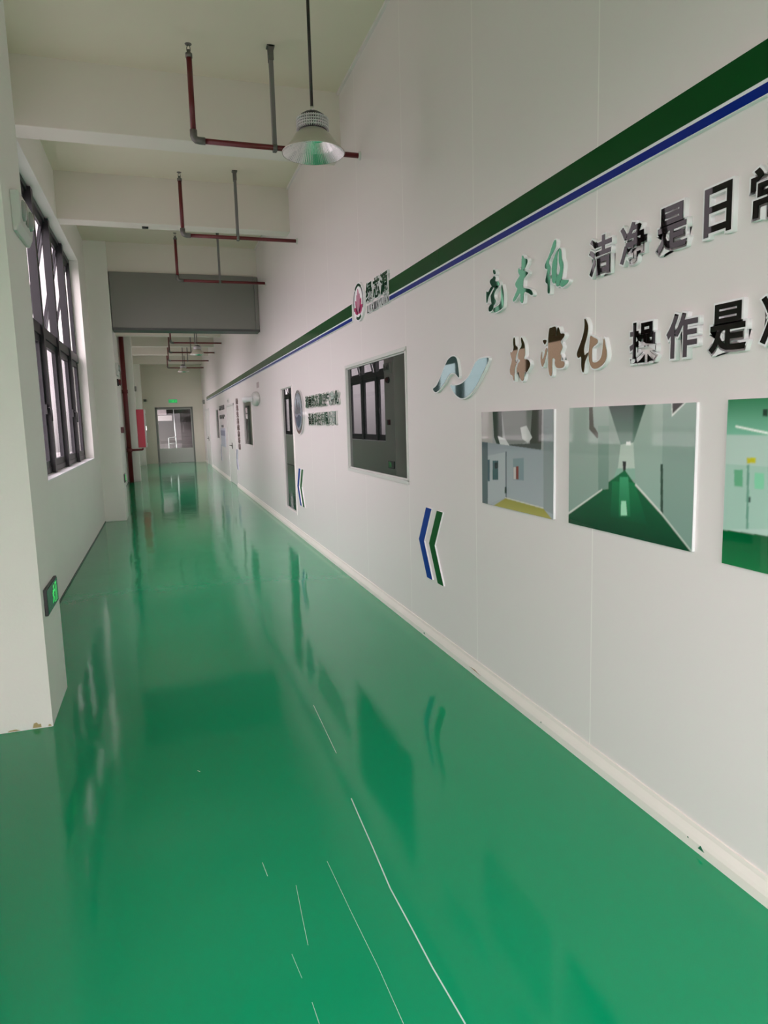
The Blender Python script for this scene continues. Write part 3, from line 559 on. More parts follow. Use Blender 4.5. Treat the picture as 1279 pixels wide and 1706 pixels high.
mb = MB(); mb.tube([(.28, 31.4, 0), (.28, 31.4, 1.02), (.60, 31.4, 1.06), (.60, 31.6, 1.10), (.60, 34.3, 2.74)], .022, 8); mb.build('top_rail', M['white'], rl, at=off)
for k in range(4):
    y = 31.6+.7*k; z = 1.10+.607*.7*k
    mb = MB(); mb.tube([(.60, y, max(0, .607*(y-31.6))), (.60, y, z)], .016, 8); mb.build('baluster', M['white'], rl, at=off)
mb = MB(); mb.tube([(.28, 31.4, .78), (.60, 31.4, .80)], .014, 8); mb.tube([(.60, 31.6, .85), (.60, 34.3, 2.49)], .014, 8); mb.build('mid_rail', M['white'], rl, at=off)

# ground outside the windows
mb = MB(); mb.box(-40, XL-.3, -30, 60, -.4, -.3); mb.box(XL-.3, 30, -30, YB-.2, -.4, -.3); struct(mb.build('ground', M['ground']))

# ------------------------------------------------------------ shutter box
sh = thing('shutter_box', 'long grey steel fire shutter housing spanning the corridor between column and panel wall', 'shutter', (.55, 12.2, 3.11))
off = (-.55, -12.2, -3.11)
mb = MB(); mb.box(-.635, 1.66, 12.1, 12.42, 3.14, 4.018); mb.build('housing', M['shutter'], sh, .008, at=off)
mb = MB(); mb.box(1.66, XR-.003, 12.08, 12.42, 3.14, 4.0); mb.build('end_plate', M['shutter'], sh, .006, at=off)
mb = MB(); mb.box(-.635, XR-.003, 12.085, 12.43, 3.105, 3.14); mb.build('bottom_lip', M['shutterdark'], sh, at=off)
# ------------------------------------------------------------ sprinkler drops
SP = [(5.78, 'nearest red sprinkler pipe, crossing behind the nearest pendant lamp'),
      (8.56, 'second nearest red sprinkler pipe, hanging below the second ceiling beam'),
      (11.165, 'red sprinkler pipe running just in front of the grey shutter box'),
      (19.4, 'red sprinkler pipe showing directly under the shutter box, first beyond it'),
      (21.95, 'red sprinkler pipe second beyond the shutter box, behind the far pendant lamp'),
      (24.70, 'red sprinkler pipe third beyond the shutter box'),
      (27.7, 'farthest and darkest red sprinkler pipe, nearest the end wall')]
def sprinkler(y, label):
    t = thing('sprinkler_pipe', label, 'pipe', (.39, y, 3.73), 'sprinkler pipes along the corridor')
    o = (-.39, -y, -3.73); z = 3.73; r = .021
    mb = MB(); mb.tube([(.455, y, z), (XR-.012, y, z)], r, 14); mb.build('branch_pipe', M['red'], t, at=o)
    mb = MB(); mb.tube([(.39, y, z+.06), (.39, y, 4.325)], r, 14); mb.build('drop_pipe', M['red'], t, at=o)
    mb = MB(); mb.tube([(.39, y, z+.075), (.39, y, z+.03), (.396, y, z+.014), (.407, y, z+.004), (.43, y, z), (.475, y, z)], .027, 14); mb.build('elbow', M['fitting'], t, at=o)
    mb = MB(); mb.lathe([(0, 0), (.026, 0), (.026, .03), (.014, .034), (.014, .055), (0, .055)], (.39, y, 4.32), 16)
    hd = mb.build('sprinkler_head', M['fitting'], t, at=o)
    mb = MB()
    for s in (-1, 1): mb.tube([(.39+.013*s, y, 4.37), (.39+.012*s, y, 4.39), (.39+.004*s, y, 4.415)], .003, 6)
    mb.build('yoke', M['fitting'], hd)
    mb = MB(); mb.lathe([(0, 0), (.024, 0), (.026, .004), (0, .006)], (.39, y, 4.413), 16); mb.build('deflector', M['fitting'], hd)
    mb = MB(); mb.lathe([(.021, 0), (.036, 0), (.033, -.014), (.022, -.018)], (XR, y, z), 20, 'x'); mb.build('wall_collar', M['offwhite'], t, at=o)
    mb = MB(); mb.box(1.0, 1.004, y-.022, y+.022, 3.70, ZC-.06); mb.box(1.0, 1.03, y-.026, y-.022, 3.70, ZC-.06); mb.box(1.0, 1.03, y+.022, y+.026, 3.70, ZC-.06); hg = mb.build('pipe_hanger', M['steel'], t, at=o)
    mb = MB(); mb.box(.985, 1.045, y-.03, y+.03, ZC-.012, ZC); mb.box(.996, 1.034, y-.03, y-.024, ZC-.11, ZC); mb.box(.996, 1.034, y+.024, y+.03, ZC-.11, ZC); mb.build('ceiling_bracket', M['fitting'], hg)
    mb = MB(); mb.lathe([(.023, -.016), (.032, -.016), (.032, .016), (.023, .016)], (1.015, y, 3.73), 16, 'x'); mb.build('pipe_clamp', M['fitting'], hg)
for y, l in SP: sprinkler(y, l)

# ------------------------------------------------------------ pendant lamps
def lamp(x, y, z, R, label, k=1.):
    t = thing('pendant_lamp', label, 'lamp', (x, y, ZC), 'high bay pendant lamps'); o = (-x, -y, -ZC)
    c = (x, y, z); s = R/.195
    N = 180
    mb = MB(); mb.lathe([(.195*s, 0), (.197*s, .004), (.150*s, .052*s), (.112*s, .105*s), (.088*s, .125*s), (.085*s, .135*s)], c, 48)
    mb.build('reflector_shell', M['reflout'], t, at=o)
    mb = MB(); mb.lathe([(.193*s, .001), (.147*s, .050*s), (.109*s, .103*s), (.06*s, .118*s), (.0, .118*s)], c, N, rib=lambda q: 1-.005*(q % 2), smooth=False)
    mb.build('reflector_liner', M['reflector'], t, at=o)
    mb = MB(); mb.lathe([(.0, .112*s), (.055*s, .112*s), (.05*s, .108*s), (0, .106*s)], c, 24); mb.build('led_disc', M['offwhite'], t, at=o)
    mb = MB(); mb.lathe([(0, .128*s), (.088*s, .128*s), (.090*s, .205*s), (.06*s, .222*s), (0, .222*s)], c, 32); hs = mb.build('heat_sink', M['sinkdark'], t, at=o)
    mb = MB()
    for q in range(44):
        a = 2*PI*q/44; ca, sa = math.cos(a), math.sin(a)
        p = [(.086*s, -.0028*s), (.101*s, -.0028*s), (.101*s, .0028*s), (.086*s, .0028*s)]
        A = [mb.b.verts.new((x+u*ca-v*sa, y+u*sa+v*ca, z+.134*s)) for u, v in p]; B = [mb.b.verts.new((x+u*ca-v*sa, y+u*sa+v*ca, z+.202*s)) for u, v in p]
        mb._f(A[::-1]); mb._f(B)
        for i in range(4): mb._f([A[i], A[(i+1) % 4], B[(i+1) % 4], B[i]])
    for zz in (.146, .162, .178, .196): mb.lathe([(.088*s, (zz-.003)*s), (.100*s, (zz-.003)*s), (.100*s, (zz+.003)*s), (.088*s, (zz+.003)*s)], c, 44)
    mb.build('cooling_fins', M['sink'], hs)
    mb = MB(); mb.lathe([(.085*s, .205*s), (.080*s, .218*s), (.05*s, .238*s), (.02*s, .246*s), (0, .246*s)], c, 32, rib=lambda q: 1-.03*(q % 2), smooth=False); mb.build('driver_cap', M['sinkdark'], t, at=o)
    mb = MB(); mb.lathe([(0, .244*s), (.011, .244*s), (.011, .275*s), (0, .275*s)], c, 16); mb.build('rod_coupling', M['chrome'], t, at=o)
    mb = MB(); mb.tube([(x, y, z+.27*s), (x, y, ZC)], .010, 12); mb.build('rod', M['rod'], t, at=o)
    mb = MB(); mb.lathe([(0, 0), (.05, 0), (.045, -.02), (.012, -.03), (0, -.03)], (x, y, ZC), 20); mb.build('ceiling_rose', M['rod'], t, at=o)
lamp(1.024, 4.45, 3.215, .195, 'nearest metal high bay pendant lamp on a dark rod')
lamp(.96, 17.5, 3.235, .185, 'metal high bay pendant lamp just beyond the shutter box')
lamp(.80, 23.1, 3.24, .185, 'farthest small metal pendant lamp, in front of the end wall')

# ------------------------------------------------------------ wall stripes and signs on the right wall
def wall_stripe(y0, y1, label):
    t = thing('wall_stripe', label, 'stripe', (XR, y0, 2.44), 'green and blue stripe boards')
    o = (-XR, -y0, -2.44)
    mb = MB(); mb.box(XR-.016, XR, y0, y1, 2.440, 2.592); mb.build('backing_board', M['white'], t, at=o)
    mb = MB(); mb.box(XR-.018, XR-.016, y0, y1, 2.485, 2.590); mb.build('green_band', M['green'], t, at=o)
    mb = MB(); mb.box(XR-.018, XR-.016, y0, y1, 2.443, 2.473); mb.build('blue_band', M['blue'], t, at=o)
wall_stripe(-2.5, 5.065, 'near length of the green and blue wall stripe, right of the round logo')
wall_stripe(6.135, 27.0, 'far length of the green and blue wall stripe, left of the round logo')

def onwall(cy, cz, depth, seen=.03):
    """outlines were measured on a sheet 'seen' metres off the wall; put them on one 'depth' metres off it"""
    F = (XR-depth)/(XR-seen)
    return cy*F, H+(cz-H)*F, F
def plate(name, polys, cy, cz, facem, depth, border, label, cat, group=None, sm=1, backm=None):
    """raised cut-out: white foam body with a coloured face, fixed to the right wall"""
    cy, cz, F = onwall(cy, cz, depth); polys = [[(a*F, b*F) for a, b in p] for p in polys]
    t = MB()
    for p in polys: t.prism(grow(smooth(p, sm), border), 'x', -depth, 0)
    b = t.build(name, backm or M['white'], at=(XR, cy, cz))
    tag(b, label, cat, group)
    t = MB()
    for p in polys: t.prism(smooth(p, sm), 'x', -depth-.0015, -depth+.001)
    t.build('face', facem, b)
    return b
BR = [('g1', 'greenmirror', 'green brush script character with a round hooked tail, first of the upper brush three'),
      ('g2', 'greenmirror', 'green brush script character shaped like a running figure, middle of the upper brush three'),
      ('g3', 'greenmirror', 'green brush script character last of the upper brush three, beside the black characters'),
      ('g4', 'bronzemirror', 'bronze brush script character with two pronged top, first of the lower brush three'),
      ('g5', 'bronzemirror', 'bronze brush script character with a long straight tail, middle of the lower brush three'),
      ('g6', 'bronzemirror', 'bronze brush script character 化, last of the lower brush three')]
for k, m, l in BR:
    (cy, cz), polys = GLYPHS[k]
    plate('sign_character', polys, cy, cz, M[m], .018, .006, l, 'sign character', 'brush script characters', sm=2)
(cy, cz), polys = GLYPHS['rib']
plate('ribbon_emblem', polys, cy, cz, M['tealmirror'], .016, .007, 'teal two piece ribbon emblem beside the bronze brush characters', 'emblem', sm=2)

_cache = {}
def text_mesh(ch, w, h, offset, extrude, spacing=1.):
    key = (ch, w, h, offset, extrude)
    if key in _cache: return _cache[key]
    cu = bpy.data.curves.new('lettering', 'FONT'); cu.body = ch; cu.size = h; cu.offset = 0; cu.extrude = extrude/2
    cu.resolution_u = 3; cu.space_character = spacing
    o = bpy.data.objects.new('lettering', cu); C.objects.link(o)
    def grab():
        bpy.context.view_layer.update()
        dg = bpy.context.evaluated_depsgraph_get()
        return bpy.data.meshes.new_from_object(o.evaluated_get(dg))
    me = grab(); co = np.array([v.co for v in me.vertices]); lo, hi = co.min(0), co.max(0); bpy.data.meshes.remove(me)
    cu.offset = offset
    me = grab()
    bpy.data.objects.remove(o); bpy.data.curves.remove(cu)
    sx, sy = w/max(hi[0]-lo[0], 1e-6), h/max(hi[1]-lo[1], 1e-6)
    # text x runs towards the camera (-y), text y is up, text z points into the corridor (-x)
    for v in me.vertices:
        x, y, z = v.co
        v.co = (-(z+extrude/2), -((x-(lo[0]+hi[0])/2)*sx), (y-(lo[1]+hi[1])/2)*sy)
    # the two axis flips leave the mesh correctly oriented for this wall
    bm = bmesh.new(); bm.from_mesh(me); bmesh.ops.recalc_face_normals(bm, faces=bm.faces); bm.to_mesh(me); bm.free()
    me.materials.clear()
    _cache[key] = me
    return me
def letter(ch, cy, cz, w, h, facem, depth, bold, border, label, group, name='sign_character', cat='sign character', backm='white'):
    if depth == .018: cy, cz, F = onwall(cy, cz, depth); w *= F; h *= F
    back = text_mesh(ch, w, h, bold+border, depth).copy(); back.materials.append(M[backm])
    b = bpy.data.objects.new(name, back); C.objects.link(b); b.location = (XR, cy, cz)
    tag(b, label, cat, group)
    fm = text_mesh(ch, w, h, bold, .003).copy(); fm.materials.append(M[facem])
    f = bpy.data.objects.new('face', fm); C.objects.link(f); f.parent = b; f.location = (-depth+.001, 0, 0)
    return b
def row(chars, ys, cz, w, h, facem, depth, bold, border, labels, group, **k):
    for ch, y, l in zip(chars, ys, labels):
        letter(ch, y, cz, (w if ch != '日' else w*.76), h, facem, depth, bold, border, l, group, **k)
row('洁净是日常', [2.407, 2.208, 2.006, 1.803, 1.605], 2.17, .137, .140, 'blackmirror', .018, .0030, .0060,
    ['black raised character 洁, first of the upper black row', 'black raised character 净, second of the upper black row', 'black raised character 是 in the upper row, before 日',
     'black raised character 日 in the upper row', 'black raised character 常 cut by the picture edge in the upper row'], 'black raised characters')
row('操作是准', [2.142, 1.944, 1.746, 1.547], 1.806, .138, .142, 'blackmirror', .018, .0030, .0060,
    ['black raised character 操, first of the lower black row', 'black raised character 作, second of the lower black row', 'black raised character 是 in the lower row',
     'black raised character mostly cut by the picture edge, end of the lower row'], 'black raised characters')

# round logo with the lotus
lg = thing('round_logo', 'round green ringed lotus logo between the two wall stripes', 'logo', (XR, 5.90, 2.572))
ring = lambda r0, r1, a0, a1, n=20: [(r1*math.cos(a0+(a1-a0)*i/n), r1*math.sin(a0+(a1-a0)*i/n)) for i in range(n+1)] + [(r0*math.cos(a1+(a0-a1)*i/n), r0*math.sin(a1+(a0-a1)*i/n)) for i in range(n+1)]
disc = [(.163*math.cos(2*PI*i/40), .163*math.sin(2*PI*i/40)) for i in range(40)]
MB().prism(disc, 'x', -.02, 0).build('backing_disc', M['white'], lg)
for r0, a0, a1 in ((.130, .9, 2.25), (.128, 4.2, 5.2)): MB().prism(ring(r0, .152, a0, a1), 'x', -.023, -.019).build('green_arc', M['greenmirror'], lg)
for a0, a1 in ((2.35, 3.6), (-.45, .8)): MB().prism(ring(.135, .150, a0, a1), 'x', -.023, -.019).build('silver_arc', M['greymirror'], lg)
def petal(bx, bz, ang, ln, wd):
    P = [(0, 0), (wd*.5, ln*.3), (wd*.55, ln*.55), (wd*.3, ln*.82), (0, ln), (-wd*.3, ln*.82), (-wd*.55, ln*.55), (-wd*.5, ln*.3)]
    c, s = math.cos(ang), math.sin(ang)
    return [(bx+u*c-v*s, bz+u*s+v*c) for u, v in P]
mb = MB()
for a in (-1.15, 1.15): mb.prism(petal(0, -.10, a, .15, .05), 'x', -.0235, -.019)
for a in (-.62, .62): mb.prism(petal(0, -.10, a, .15, .06), 'x', -.0235, -.019)
mb.build('outer_petals', M['pink'], lg)
mb = MB()
for a in (-.28, .28): mb.prism(petal(0, -.10, a, .17, .05), 'x', -.0245, -.019)
mb.prism(petal(0, -.10, 0, .21, .06), 'x', -.0255, -.019); mb.build('inner_petals', M['pinkpale'], lg)
row('绿芯源', [5.58, 5.375, 5.18], 2.598, .165, .150, 'greenmirror', .02, .004, .005,
    ['green character 绿 next to the round lotus logo', 'green character 芯 in the middle of the logo name', 'green character 源 at the stripe end of the logo name'], 'logo characters')
LT = 'LVXINYUAN'
row(LT, [5.635-.066*i for i in range(9)], 2.468, .046, .060, 'greymirror', .014, .0006, .003,
    ['small silver letter %s, number %d under the logo characters' % (c, i+1) for i, c in enumerate(LT)], 'small logo letters', name='sign_letter', cat='sign letter')

# company name sign between the two near windows
em = thing('round_emblem', 'round silver and blue emblem beside the tall narrow window', 'emblem', (XR, 8.84, 1.68))
d1 = [(.29*math.cos(2*PI*i/48), .28*math.sin(2*PI*i/48)) for i in range(48)]; d2 = [(p[0]*.86, p[1]*.86) for p in d1]
MB().prism(d1, 'x', -.025, 0).build('rim', M['chrome'], em)
MB().prism(d2, 'x', -.028, -.02).build('disc', mat('pale blue acrylic', (.35, .42, .48, 1), .08, metal=.3), em)
mb = MB(); mb.prism([(-.16, -.02), (-.08, .12), (.0, .03), (.07, .17), (.17, -.02)], 'x', -.031, -.026); mb.build('mountain_mark', mat('slate mark', (.06, .07, .08, 1), .35), em)
mb = MB(); mb.prism([(-.19, -.06), (-.05, -.03), (.08, -.07), (.19, -.05), (.12, -.16), (0, -.2), (-.12, -.16)], 'x', -.031, -.026); mb.build('wave_mark', mat('steel blue acrylic', (.05, .12, .17, 1), .08), em)
R1, R2 = '湖南绿芯源空气净化', '设备科技有限公司'
row(R1, [8.30-.187*i for i in range(9)], 1.79, .165, .130, 'greenmirror', .02, .003, .005,
    ['small green raised character %s in the upper line beside the round emblem' % c for c in R1], 'company name characters', backm='offwhite')
row(R2, [8.16-.174*i for i in range(8)], 1.583, .155, .130, 'greenmirror', .02, .003, .005,
    ['small green raised character %s in the lower line beside the round emblem' % c for c in R2], 'company name characters', backm='offwhite')

# chevrons: outline in (y, z) about the tip height
def chevron(yt, col, label, w=.098, back='white'):
    z0, zm, z1 = -.248, 0, .243
    pts = [(yt-.150, z1), (yt-.150-w, z1), (yt-w, zm), (yt-.145-w, z0), (yt-.145, z0), (yt, zm)]
    pts = [(p[0]-yt, p[1]) for p in pts]
    pts = [(a*1.0106, b_*1.0106) for a, b_ in pts]; yt *= 1.0106
    b = MB().prism(pts, 'x', -.012, 0).build('wall_chevron', M[back], at=(XR, yt, .694)); tag(b, label, 'chevron', 'wall chevrons')
    MB().prism(pts, 'x', -.0132, -.0115).build('face', M[col], b)
chevron(4.502, 'chevblue', 'blue chevron on the wall right of the large near window')
chevron(4.307, 'chevgreen', 'green chevron on the wall right of the large near window')
chevron(9.10, 'chevblue', 'blue chevron right of the tall narrow window')
chevron(8.91, 'chevgreen', 'green chevron right of the tall narrow window')
chevron(17.03, 'slate', 'grey blue chevron under the vertical brown lettering', back='lavender')
chevron(16.83, 'lavender', 'pale lavender chevron under the vertical brown lettering', back='lavender')
chevron(21.52, 'slate', 'grey blue chevron under the lavender poster', back='lavender')

# pictures on acrylic boards
def picture(spec, label, name='wall_picture'):
    (y0, y1, z0, z1), polys = spec
    D = .014; F = (XR-D)/(XR-.035)
    y0, y1, z0, z1 = y0*F, y1*F, H+(z0-H)*F, H+(z1-H)*F
    b = MB().box(-D+.003, 0, -(y0-y1)/2, (y0-y1)/2, -(z1-z0)/2, (z1-z0)/2).build(name, M['white'], at=(XR, (y0+y1)/2, (z0+z1)/2)); tag(b, label, 'picture', 'corridor pictures')
    NU, NV = 240, 168
    S = 2
    U, V = np.meshgrid((np.arange((NU-1)*S+S)+.5)/((NU-1)*S+S), (np.arange((NV-1)*S+S)+.5)/((NV-1)*S+S))
    img = np.zeros(U.shape+(3,))
    for pts, ca, cb in polys:
        P = np.array(pts, float); inside = np.zeros(U.shape, bool); n = len(P)
        for i in range(n):
            (xa, ya), (xb, yb) = P[i], P[(i+1) % n]
            if ya == yb: continue
            inside ^= ((ya > V) != (yb > V)) & (U < (xb-xa)*(V-ya)/(yb-ya)+xa)
        lin = lambda c: np.array(srgb(*c)[:3])
        if cb is None: img[inside] = lin(ca)
        else:
            t = np.clip((P[:, 1].max()-V)/max(np.ptp(P[:, 1]), 1e-6), 0, 1)[..., None]
            g = lin(ca)*(1-t)+lin(cb)*t; img[inside] = g[inside]
    img = img.reshape(NV, S, NU, S, 3).mean((1, 3))
    for _ in range(1):
        q = np.pad(img, ((1, 1), (1, 1), (0, 0)), 'edge')
        img = (q[1:-1, 1:-1]*4+q[:-2, 1:-1]+q[2:, 1:-1]+q[1:-1, :-2]+q[1:-1, 2:])/8
    gu, gv = np.meshgrid(np.linspace(0, 1, NU), np.linspace(0, 1, NV))
    co = np.stack([np.full(gu.shape, -D), (y0-y1)/2-gu*(y0-y1), gv*(z1-z0)-(z1-z0)/2], -1).reshape(-1, 3)
    idx = np.arange(NU*NV).reshape(NV, NU)
    q = np.stack([idx[:-1, :-1], idx[:-1, 1:], idx[1:, 1:], idx[1:, :-1]], -1).reshape(-1, 4)
    # rim so that the print is a thin sheet, not a card
    me = bpy.data.meshes.new('print'); me.from_pydata(co.tolist(), [], q.tolist())
    at = me.color_attributes.new('print_colour', 'FLOAT_COLOR', 'POINT')
    at.data.foreach_set('color', np.concatenate([img.reshape(-1, 3), np.ones((NU*NV, 1))], 1).ravel())
    m = bpy.data.materials.new('glossy photo print'); m.use_nodes = True; t = m.node_tree; p = t.nodes['Principled BSDF']
    a = t.nodes.new('ShaderNodeAttribute'); a.attribute_name = 'print_colour'; t.links.new(a.outputs['Color'], p.inputs['Base Color'])
    p.inputs['Roughness'].default_value = .03; p.inputs['IOR'].default_value = 1.5
    me.materials.append(m)
    o = bpy.data.objects.new('print', me); C.objects.link(o); o.parent = b
    return b
picture(PRINT_ROOM, 'small looking photo board of a grey room with a yellow floor')
picture(PRINT_CORRIDOR, 'photo board of a long corridor with a dark green floor')
picture(PRINT_DOORS, 'photo board of pale double doors cut by the picture edge')

# far signs on the right wall
VT = '绿色生态健康环保'
for i, c in enumerate(VT):
    letter(c, 16.40-.012*i, 2.07-.150*i, .30, .120, 'brown', .02, .003, .004, 'brown raised character, number %d down the vertical line by the far window' % (i+1), 'vertical brown characters', backm='brown')
for i, c in enumerate('净化车间'):
    letter(c, 21.35-.43*i, 2.03, .36, .12, 'grey', .015, .003, .003, 'dark character, number %d in the line above the lavender poster' % (i+1), 'dark far characters', backm='grey')
for i, c in enumerate('安全生产'):
    letter(c, 21.35-.43*i, 1.77, .34, .10, 'grey', .015, .003, .003, 'dark character, number %d in the lower line above the lavender poster' % (i+1), 'dark far characters', backm='grey')
po = thing('wall_poster', 'lavender poster with a slate block, beyond the pale double doors', 'poster', (XR, 20.7, .90))
MB().box(-.012, 0, -.75, .75, 0, .54).build('board', M['lavender'], po)
MB().box(-.014, -.012, -.72, .72, .32, .47).build('printed_block', M['slate'], po)
sp = thing('wall_plaque', 'tiny dark plaque above the lavender poster', 'plaque', (XR, 20.75, 1.46))
MB().box(-.015, 0, -.3, .3, 0, .07).build('plate', M['grey'], sp)
dp = thing('door_plate', 'small pale number plate above the pale double doors', 'plate', (XR, 18.5, 2.1))
MB().box(-.015, 0, -.22, .22, 0, .11).build('plate', M['offwhite'], dp); MB().box(-.017, -.015, -.12, .12, .03, .08).build('print', M['doorframe'], dp)

# round white fixture near the far window
fx = thing('wall_fixture', 'white round wall fixture with a stubby arm beside the third window', 'fixture', (XR, 12.95, 2.0))
MB().lathe([(0, -.07), (.36, -.07), (.43, -.05), (.44, 0), (0, 0)], (0, 0, .0), 32, 'x').build('base_disc', M['offwhite'], fx)
for v in fx.children[0].data.vertices: v.co.z *= .30
mb = MB(); mb.tube([(-.06, .02, .0), (-.16, .12, .0), (-.19, .22, 0), (-.19, .27, .0)], [.05, .05, .06, .055], 16); mb.build('arm', M['white'], fx)
nt_ = thing('wall_patch', 'faint pinkish notice above the round white fixture', 'patch', (XR, 12.72, 2.19))
MB().box(-.006, 0, -.14, .14, 0, .10).build('sheet', mat('pale pinkish grey', (.50, .42, .42, 1), .6), nt_)  # thin pinkish rectangle flat on the panel wall

# ------------------------------------------------------------ things on the columns
CX = -.645
def emergency_light(y, z, label):
    t = thing('emergency_light', label, 'light', (CX, y, z), 'twin emergency lights')
    pr = [(0, .10), (.036, .10), (.044, .092), (.044, .01), (.036, -.06), (.018, -.10), (0, -.10)]
    mb = MB(); mb.prism(pr, 'y', -.185, .185); mb.build('body', M['offwhite'], t, .006)
    for s in (-1, 1):
        mb = MB(); mb.lathe([(0, .062), (.040, .059), (.050, .050), (.054, .030), (.054, .0), (0, .0)], (.0, 0, 0), 20, 'x')
        for v in mb.b.verts: v.co += Vector((.0, s*.10, .02))
        mb.build('lamp_head', M['lightcover'], t)
    mb = MB(); mb.box(.030, .046, -.03, .03, -.03, .03); mb.build('indicator_panel', M['doorframe'], t)
emergency_light(4.19, 2.65, 'pale emergency light high on the near column by the window')
emergency_light(12.4, 2.50, 'pale emergency light on the side of the second column under the shutter')

def exit_sign(y, z, w, h, label, group='exit signs low on the columns'):
    t = thing('exit_sign', label, 'sign', (CX, y, z), group)
    MB().box(0, .016, -w/2, w/2, -h/2, h/2).build('frame', M['black'], t, .002)
    MB().box(.016, .0185, -w/2+.006, w/2-.006, -h/2+.006, h/2-.006).build('panel', M['signdark'], t)
    k = h/.14; mb = MB(); X0, X1 = .0185, .0195
    # viewed from the corridor, the sign's right is +y
    P = lambda pts: mb.prism([(u*k, v*k) for u, v in pts], 'x', X0, X1)
    P([(.028+.012*math.cos(2*PI*i/12), .040+.012*math.sin(2*PI*i/12)) for i in range(12)])
    P([(.0, .026), (.03, .024), (.034, .0), (.018, -.012), (.004, -.010), (.012, .008)])
    P([(.032, .020), (.052, .006), (.066, .014), (.062, .022), (.052, .018), (.036, .030)])
    P([(.004, .022), (-.014, .012), (-.010, -.006), (-.003, -.004), (-.004, .008), (.008, .014)])
    P([(.012, -.008), (.034, -.012), (.040, -.040), (.052, -.044), (.050, -.050), (.032, -.047), (.026, -.022)])
    P([(.006, -.008), (.016, -.012), (.008, -.030), (-.020, -.042), (-.024, -.035), (-.002, -.024)])
    P([(.078, .052), (.128, .052), (.128, -.052), (.118, -.052), (.118, .042), (.088, .042), (.088, -.052), (.078, -.052)])
    P([(-.03, .02), (-.07, .02), (-.07, .036), (-.108, .0), (-.07, -.036), (-.07, -.02), (-.03, -.02)]) if False else None
    mb.build('pictogram', M['signlit'], t)
    return t
exit_sign(4.06, .645, .37, .142, 'dark green running man exit sign low on the near column')
exit_sign(12.33, .70, .36, .142, 'dark green running man exit sign low on the second column')
# fire alarm sounder and call point on the second column
fa = thing('fire_alarm', 'dark red round fire alarm sounder on the second column side', 'alarm', (CX, 12.4, 2.29))
MB().lathe([(0, .0), (.06, 0), (.06, .02), (.05, .025), (0, .025)], (0, 0, 0), 20, 'x').build('base', M['black'], fa)
MB().lathe([(.045, .02), (.055, .045), (.04, .062), (0, .068)], (0, 0, 0), 20, 'x').build('sounder', M['red'], fa)
cp = thing('call_point', 'small dark red manual call point on the second column side', 'call point', (CX, 12.4, 1.50))
MB().box(0, .045, -.05, .05, -.05, .05).build('box', M['red'], cp, .005); MB().box(.045, .048, -.035, .035, -.025, .03).build('glass', M['black'], cp)
sw = thing('wall_socket', 'small dark device on the third column side above the red cabinet', 'device', (CX, 21.0, 2.62))
MB().box(0, .05, -.05, .05, -.07, .07).build('box', M['doorframe'], sw, .006); MB().box(.05, .054, -.03, .03, -.04, .04).build('cover', M['grey'], sw)
# small dark device on the far wall
fw = thing('wall_device', 'small dark device on the end wall beside the last column', 'device', (-.56, YF, 2.61))
MB().box(-.06, .06, -.06, 0, -.05, .05).build('box', M['doorframe'], fw, .006); MB().lathe([(0, -.10), (.03, -.09), (.035, -.06)], (0, 0, 0), 16, 'y').build('lens', M['grey'], fw)
fc = thing('corner_device', 'small grey device high in the far right corner on the panel wall', 'device', (XR, 28.6, 2.46))
MB().box(-.07, 0, -.12, .12, -.08, .08).build('box', M['doorframe'], fc, .006); MB().box(-.075, -.07, -.08, .08, -.04, .04).build('cover', M['grey'], fc)
# small sensor under the second beam
sn = thing('beam_clip', 'tiny dark clip on the underside of the second beam', 'clip', (-.02, 9.15, 3.95))
MB().box(-.035, .035, -.03, .03, -.014, 0).build('plate', M['black'], sn); MB().lathe([(0, -.024), (.012, -.022), (.012, -.012)], (0, 0, 0), 12).build('stud', M['fitting'], sn)

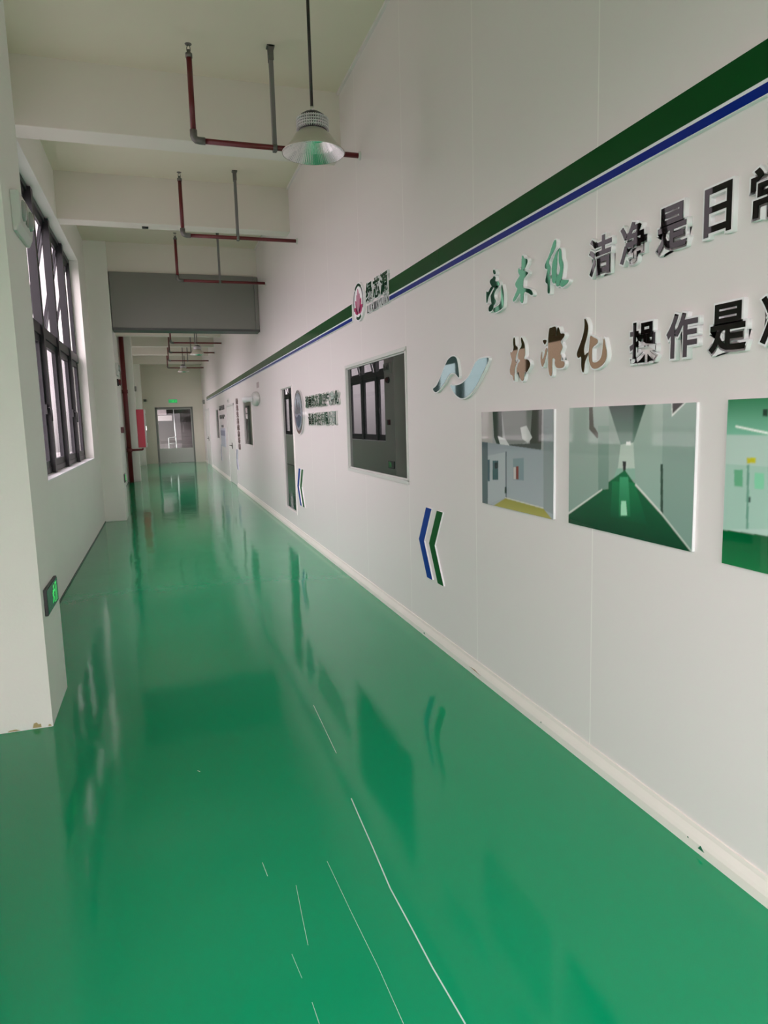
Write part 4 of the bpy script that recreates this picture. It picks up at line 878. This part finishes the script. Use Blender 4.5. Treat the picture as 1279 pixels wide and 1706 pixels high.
# far exit sign over the end door
t = thing('exit_sign', 'lit green exit sign above the end door', 'sign', (.54, YF, 2.562))
MB().box(-.185, .185, -.03, 0, -.085, .085).build('housing', M['offwhite'], t, .004)
MB().box(-.17, .17, -.033, -.029, -.07, .07).build('lit_panel', M['signlit2'], t)
mb = MB()
for pts in ([(-.13, .045), (-.03, .045), (-.03, -.045), (-.045, -.045), (-.045, .03), (-.13, .03)], [(.0, .05), (.03, .05), (.03, .02), (0, .02)], [(-.01, .015), (.05, .01), (.03, -.02), (.06, -.05), (.03, -.05), (.0, -.015), (-.02, -.05), (-.04, -.045), (-.01, -.005)],
            [(.08, .015), (.12, .015), (.12, .035), (.16, .0), (.12, -.035), (.12, -.015), (.08, -.015)]):
    mb.prism(pts, 'y', -.036, -.032)
mb.build('pictogram', M['signlit'], t)

# ------------------------------------------------------------ fire riser and hydrant cabinet
rs = thing('fire_riser', 'thick red vertical fire riser pipe standing against the third column', 'pipe', (-.885, 20.47, 0))
o = (.885, -20.47, 0)
mb = MB(); mb.tube([(-.885, 20.47, 0), (-.885, 20.47, ZC)], .062, 20); mb.build('riser', M['red'], rs, at=o)
mb = MB()
for z in (2.52, .90): mb.lathe([(.062, -.05), (.078, -.05), (.078, -.012), (.072, 0), (.078, .012), (.078, .05), (.062, .05)], (-.885, 20.47, z), 20)
mb.build('pipe_coupling', M['red'], rs, at=o)
mb = MB(); mb.tube([(-.885, 20.47, .905), (-.56, 20.47, .905), (-.535, 20.48, .912), (-.53, 20.53, .92), (-.53, 20.85, .92)], .028, 12); mb.build('branch_pipe', M['red'], rs, at=o)
hc = thing('hydrant_cabinet', 'red fire hydrant cabinet fixed to the third column beside the red riser', 'cabinet', (CX, 20.95, .96))
MB().box(.002, .20, -.28, .42, 0, 1.07).build('body', M['redcab'], hc, .004)
mb = MB(); mb.box(.20, .235, -.28, .42, 0, 1.07); mb.build('door', M['offwhite'], hc, .004)
MB().box(.235, .239, -.22, .36, .12, .95).build('door_glass', M['lightcover'], hc)
MB().box(.235, .255, -.25, -.235, .48, .60).build('door_handle', M['chrome'], hc)
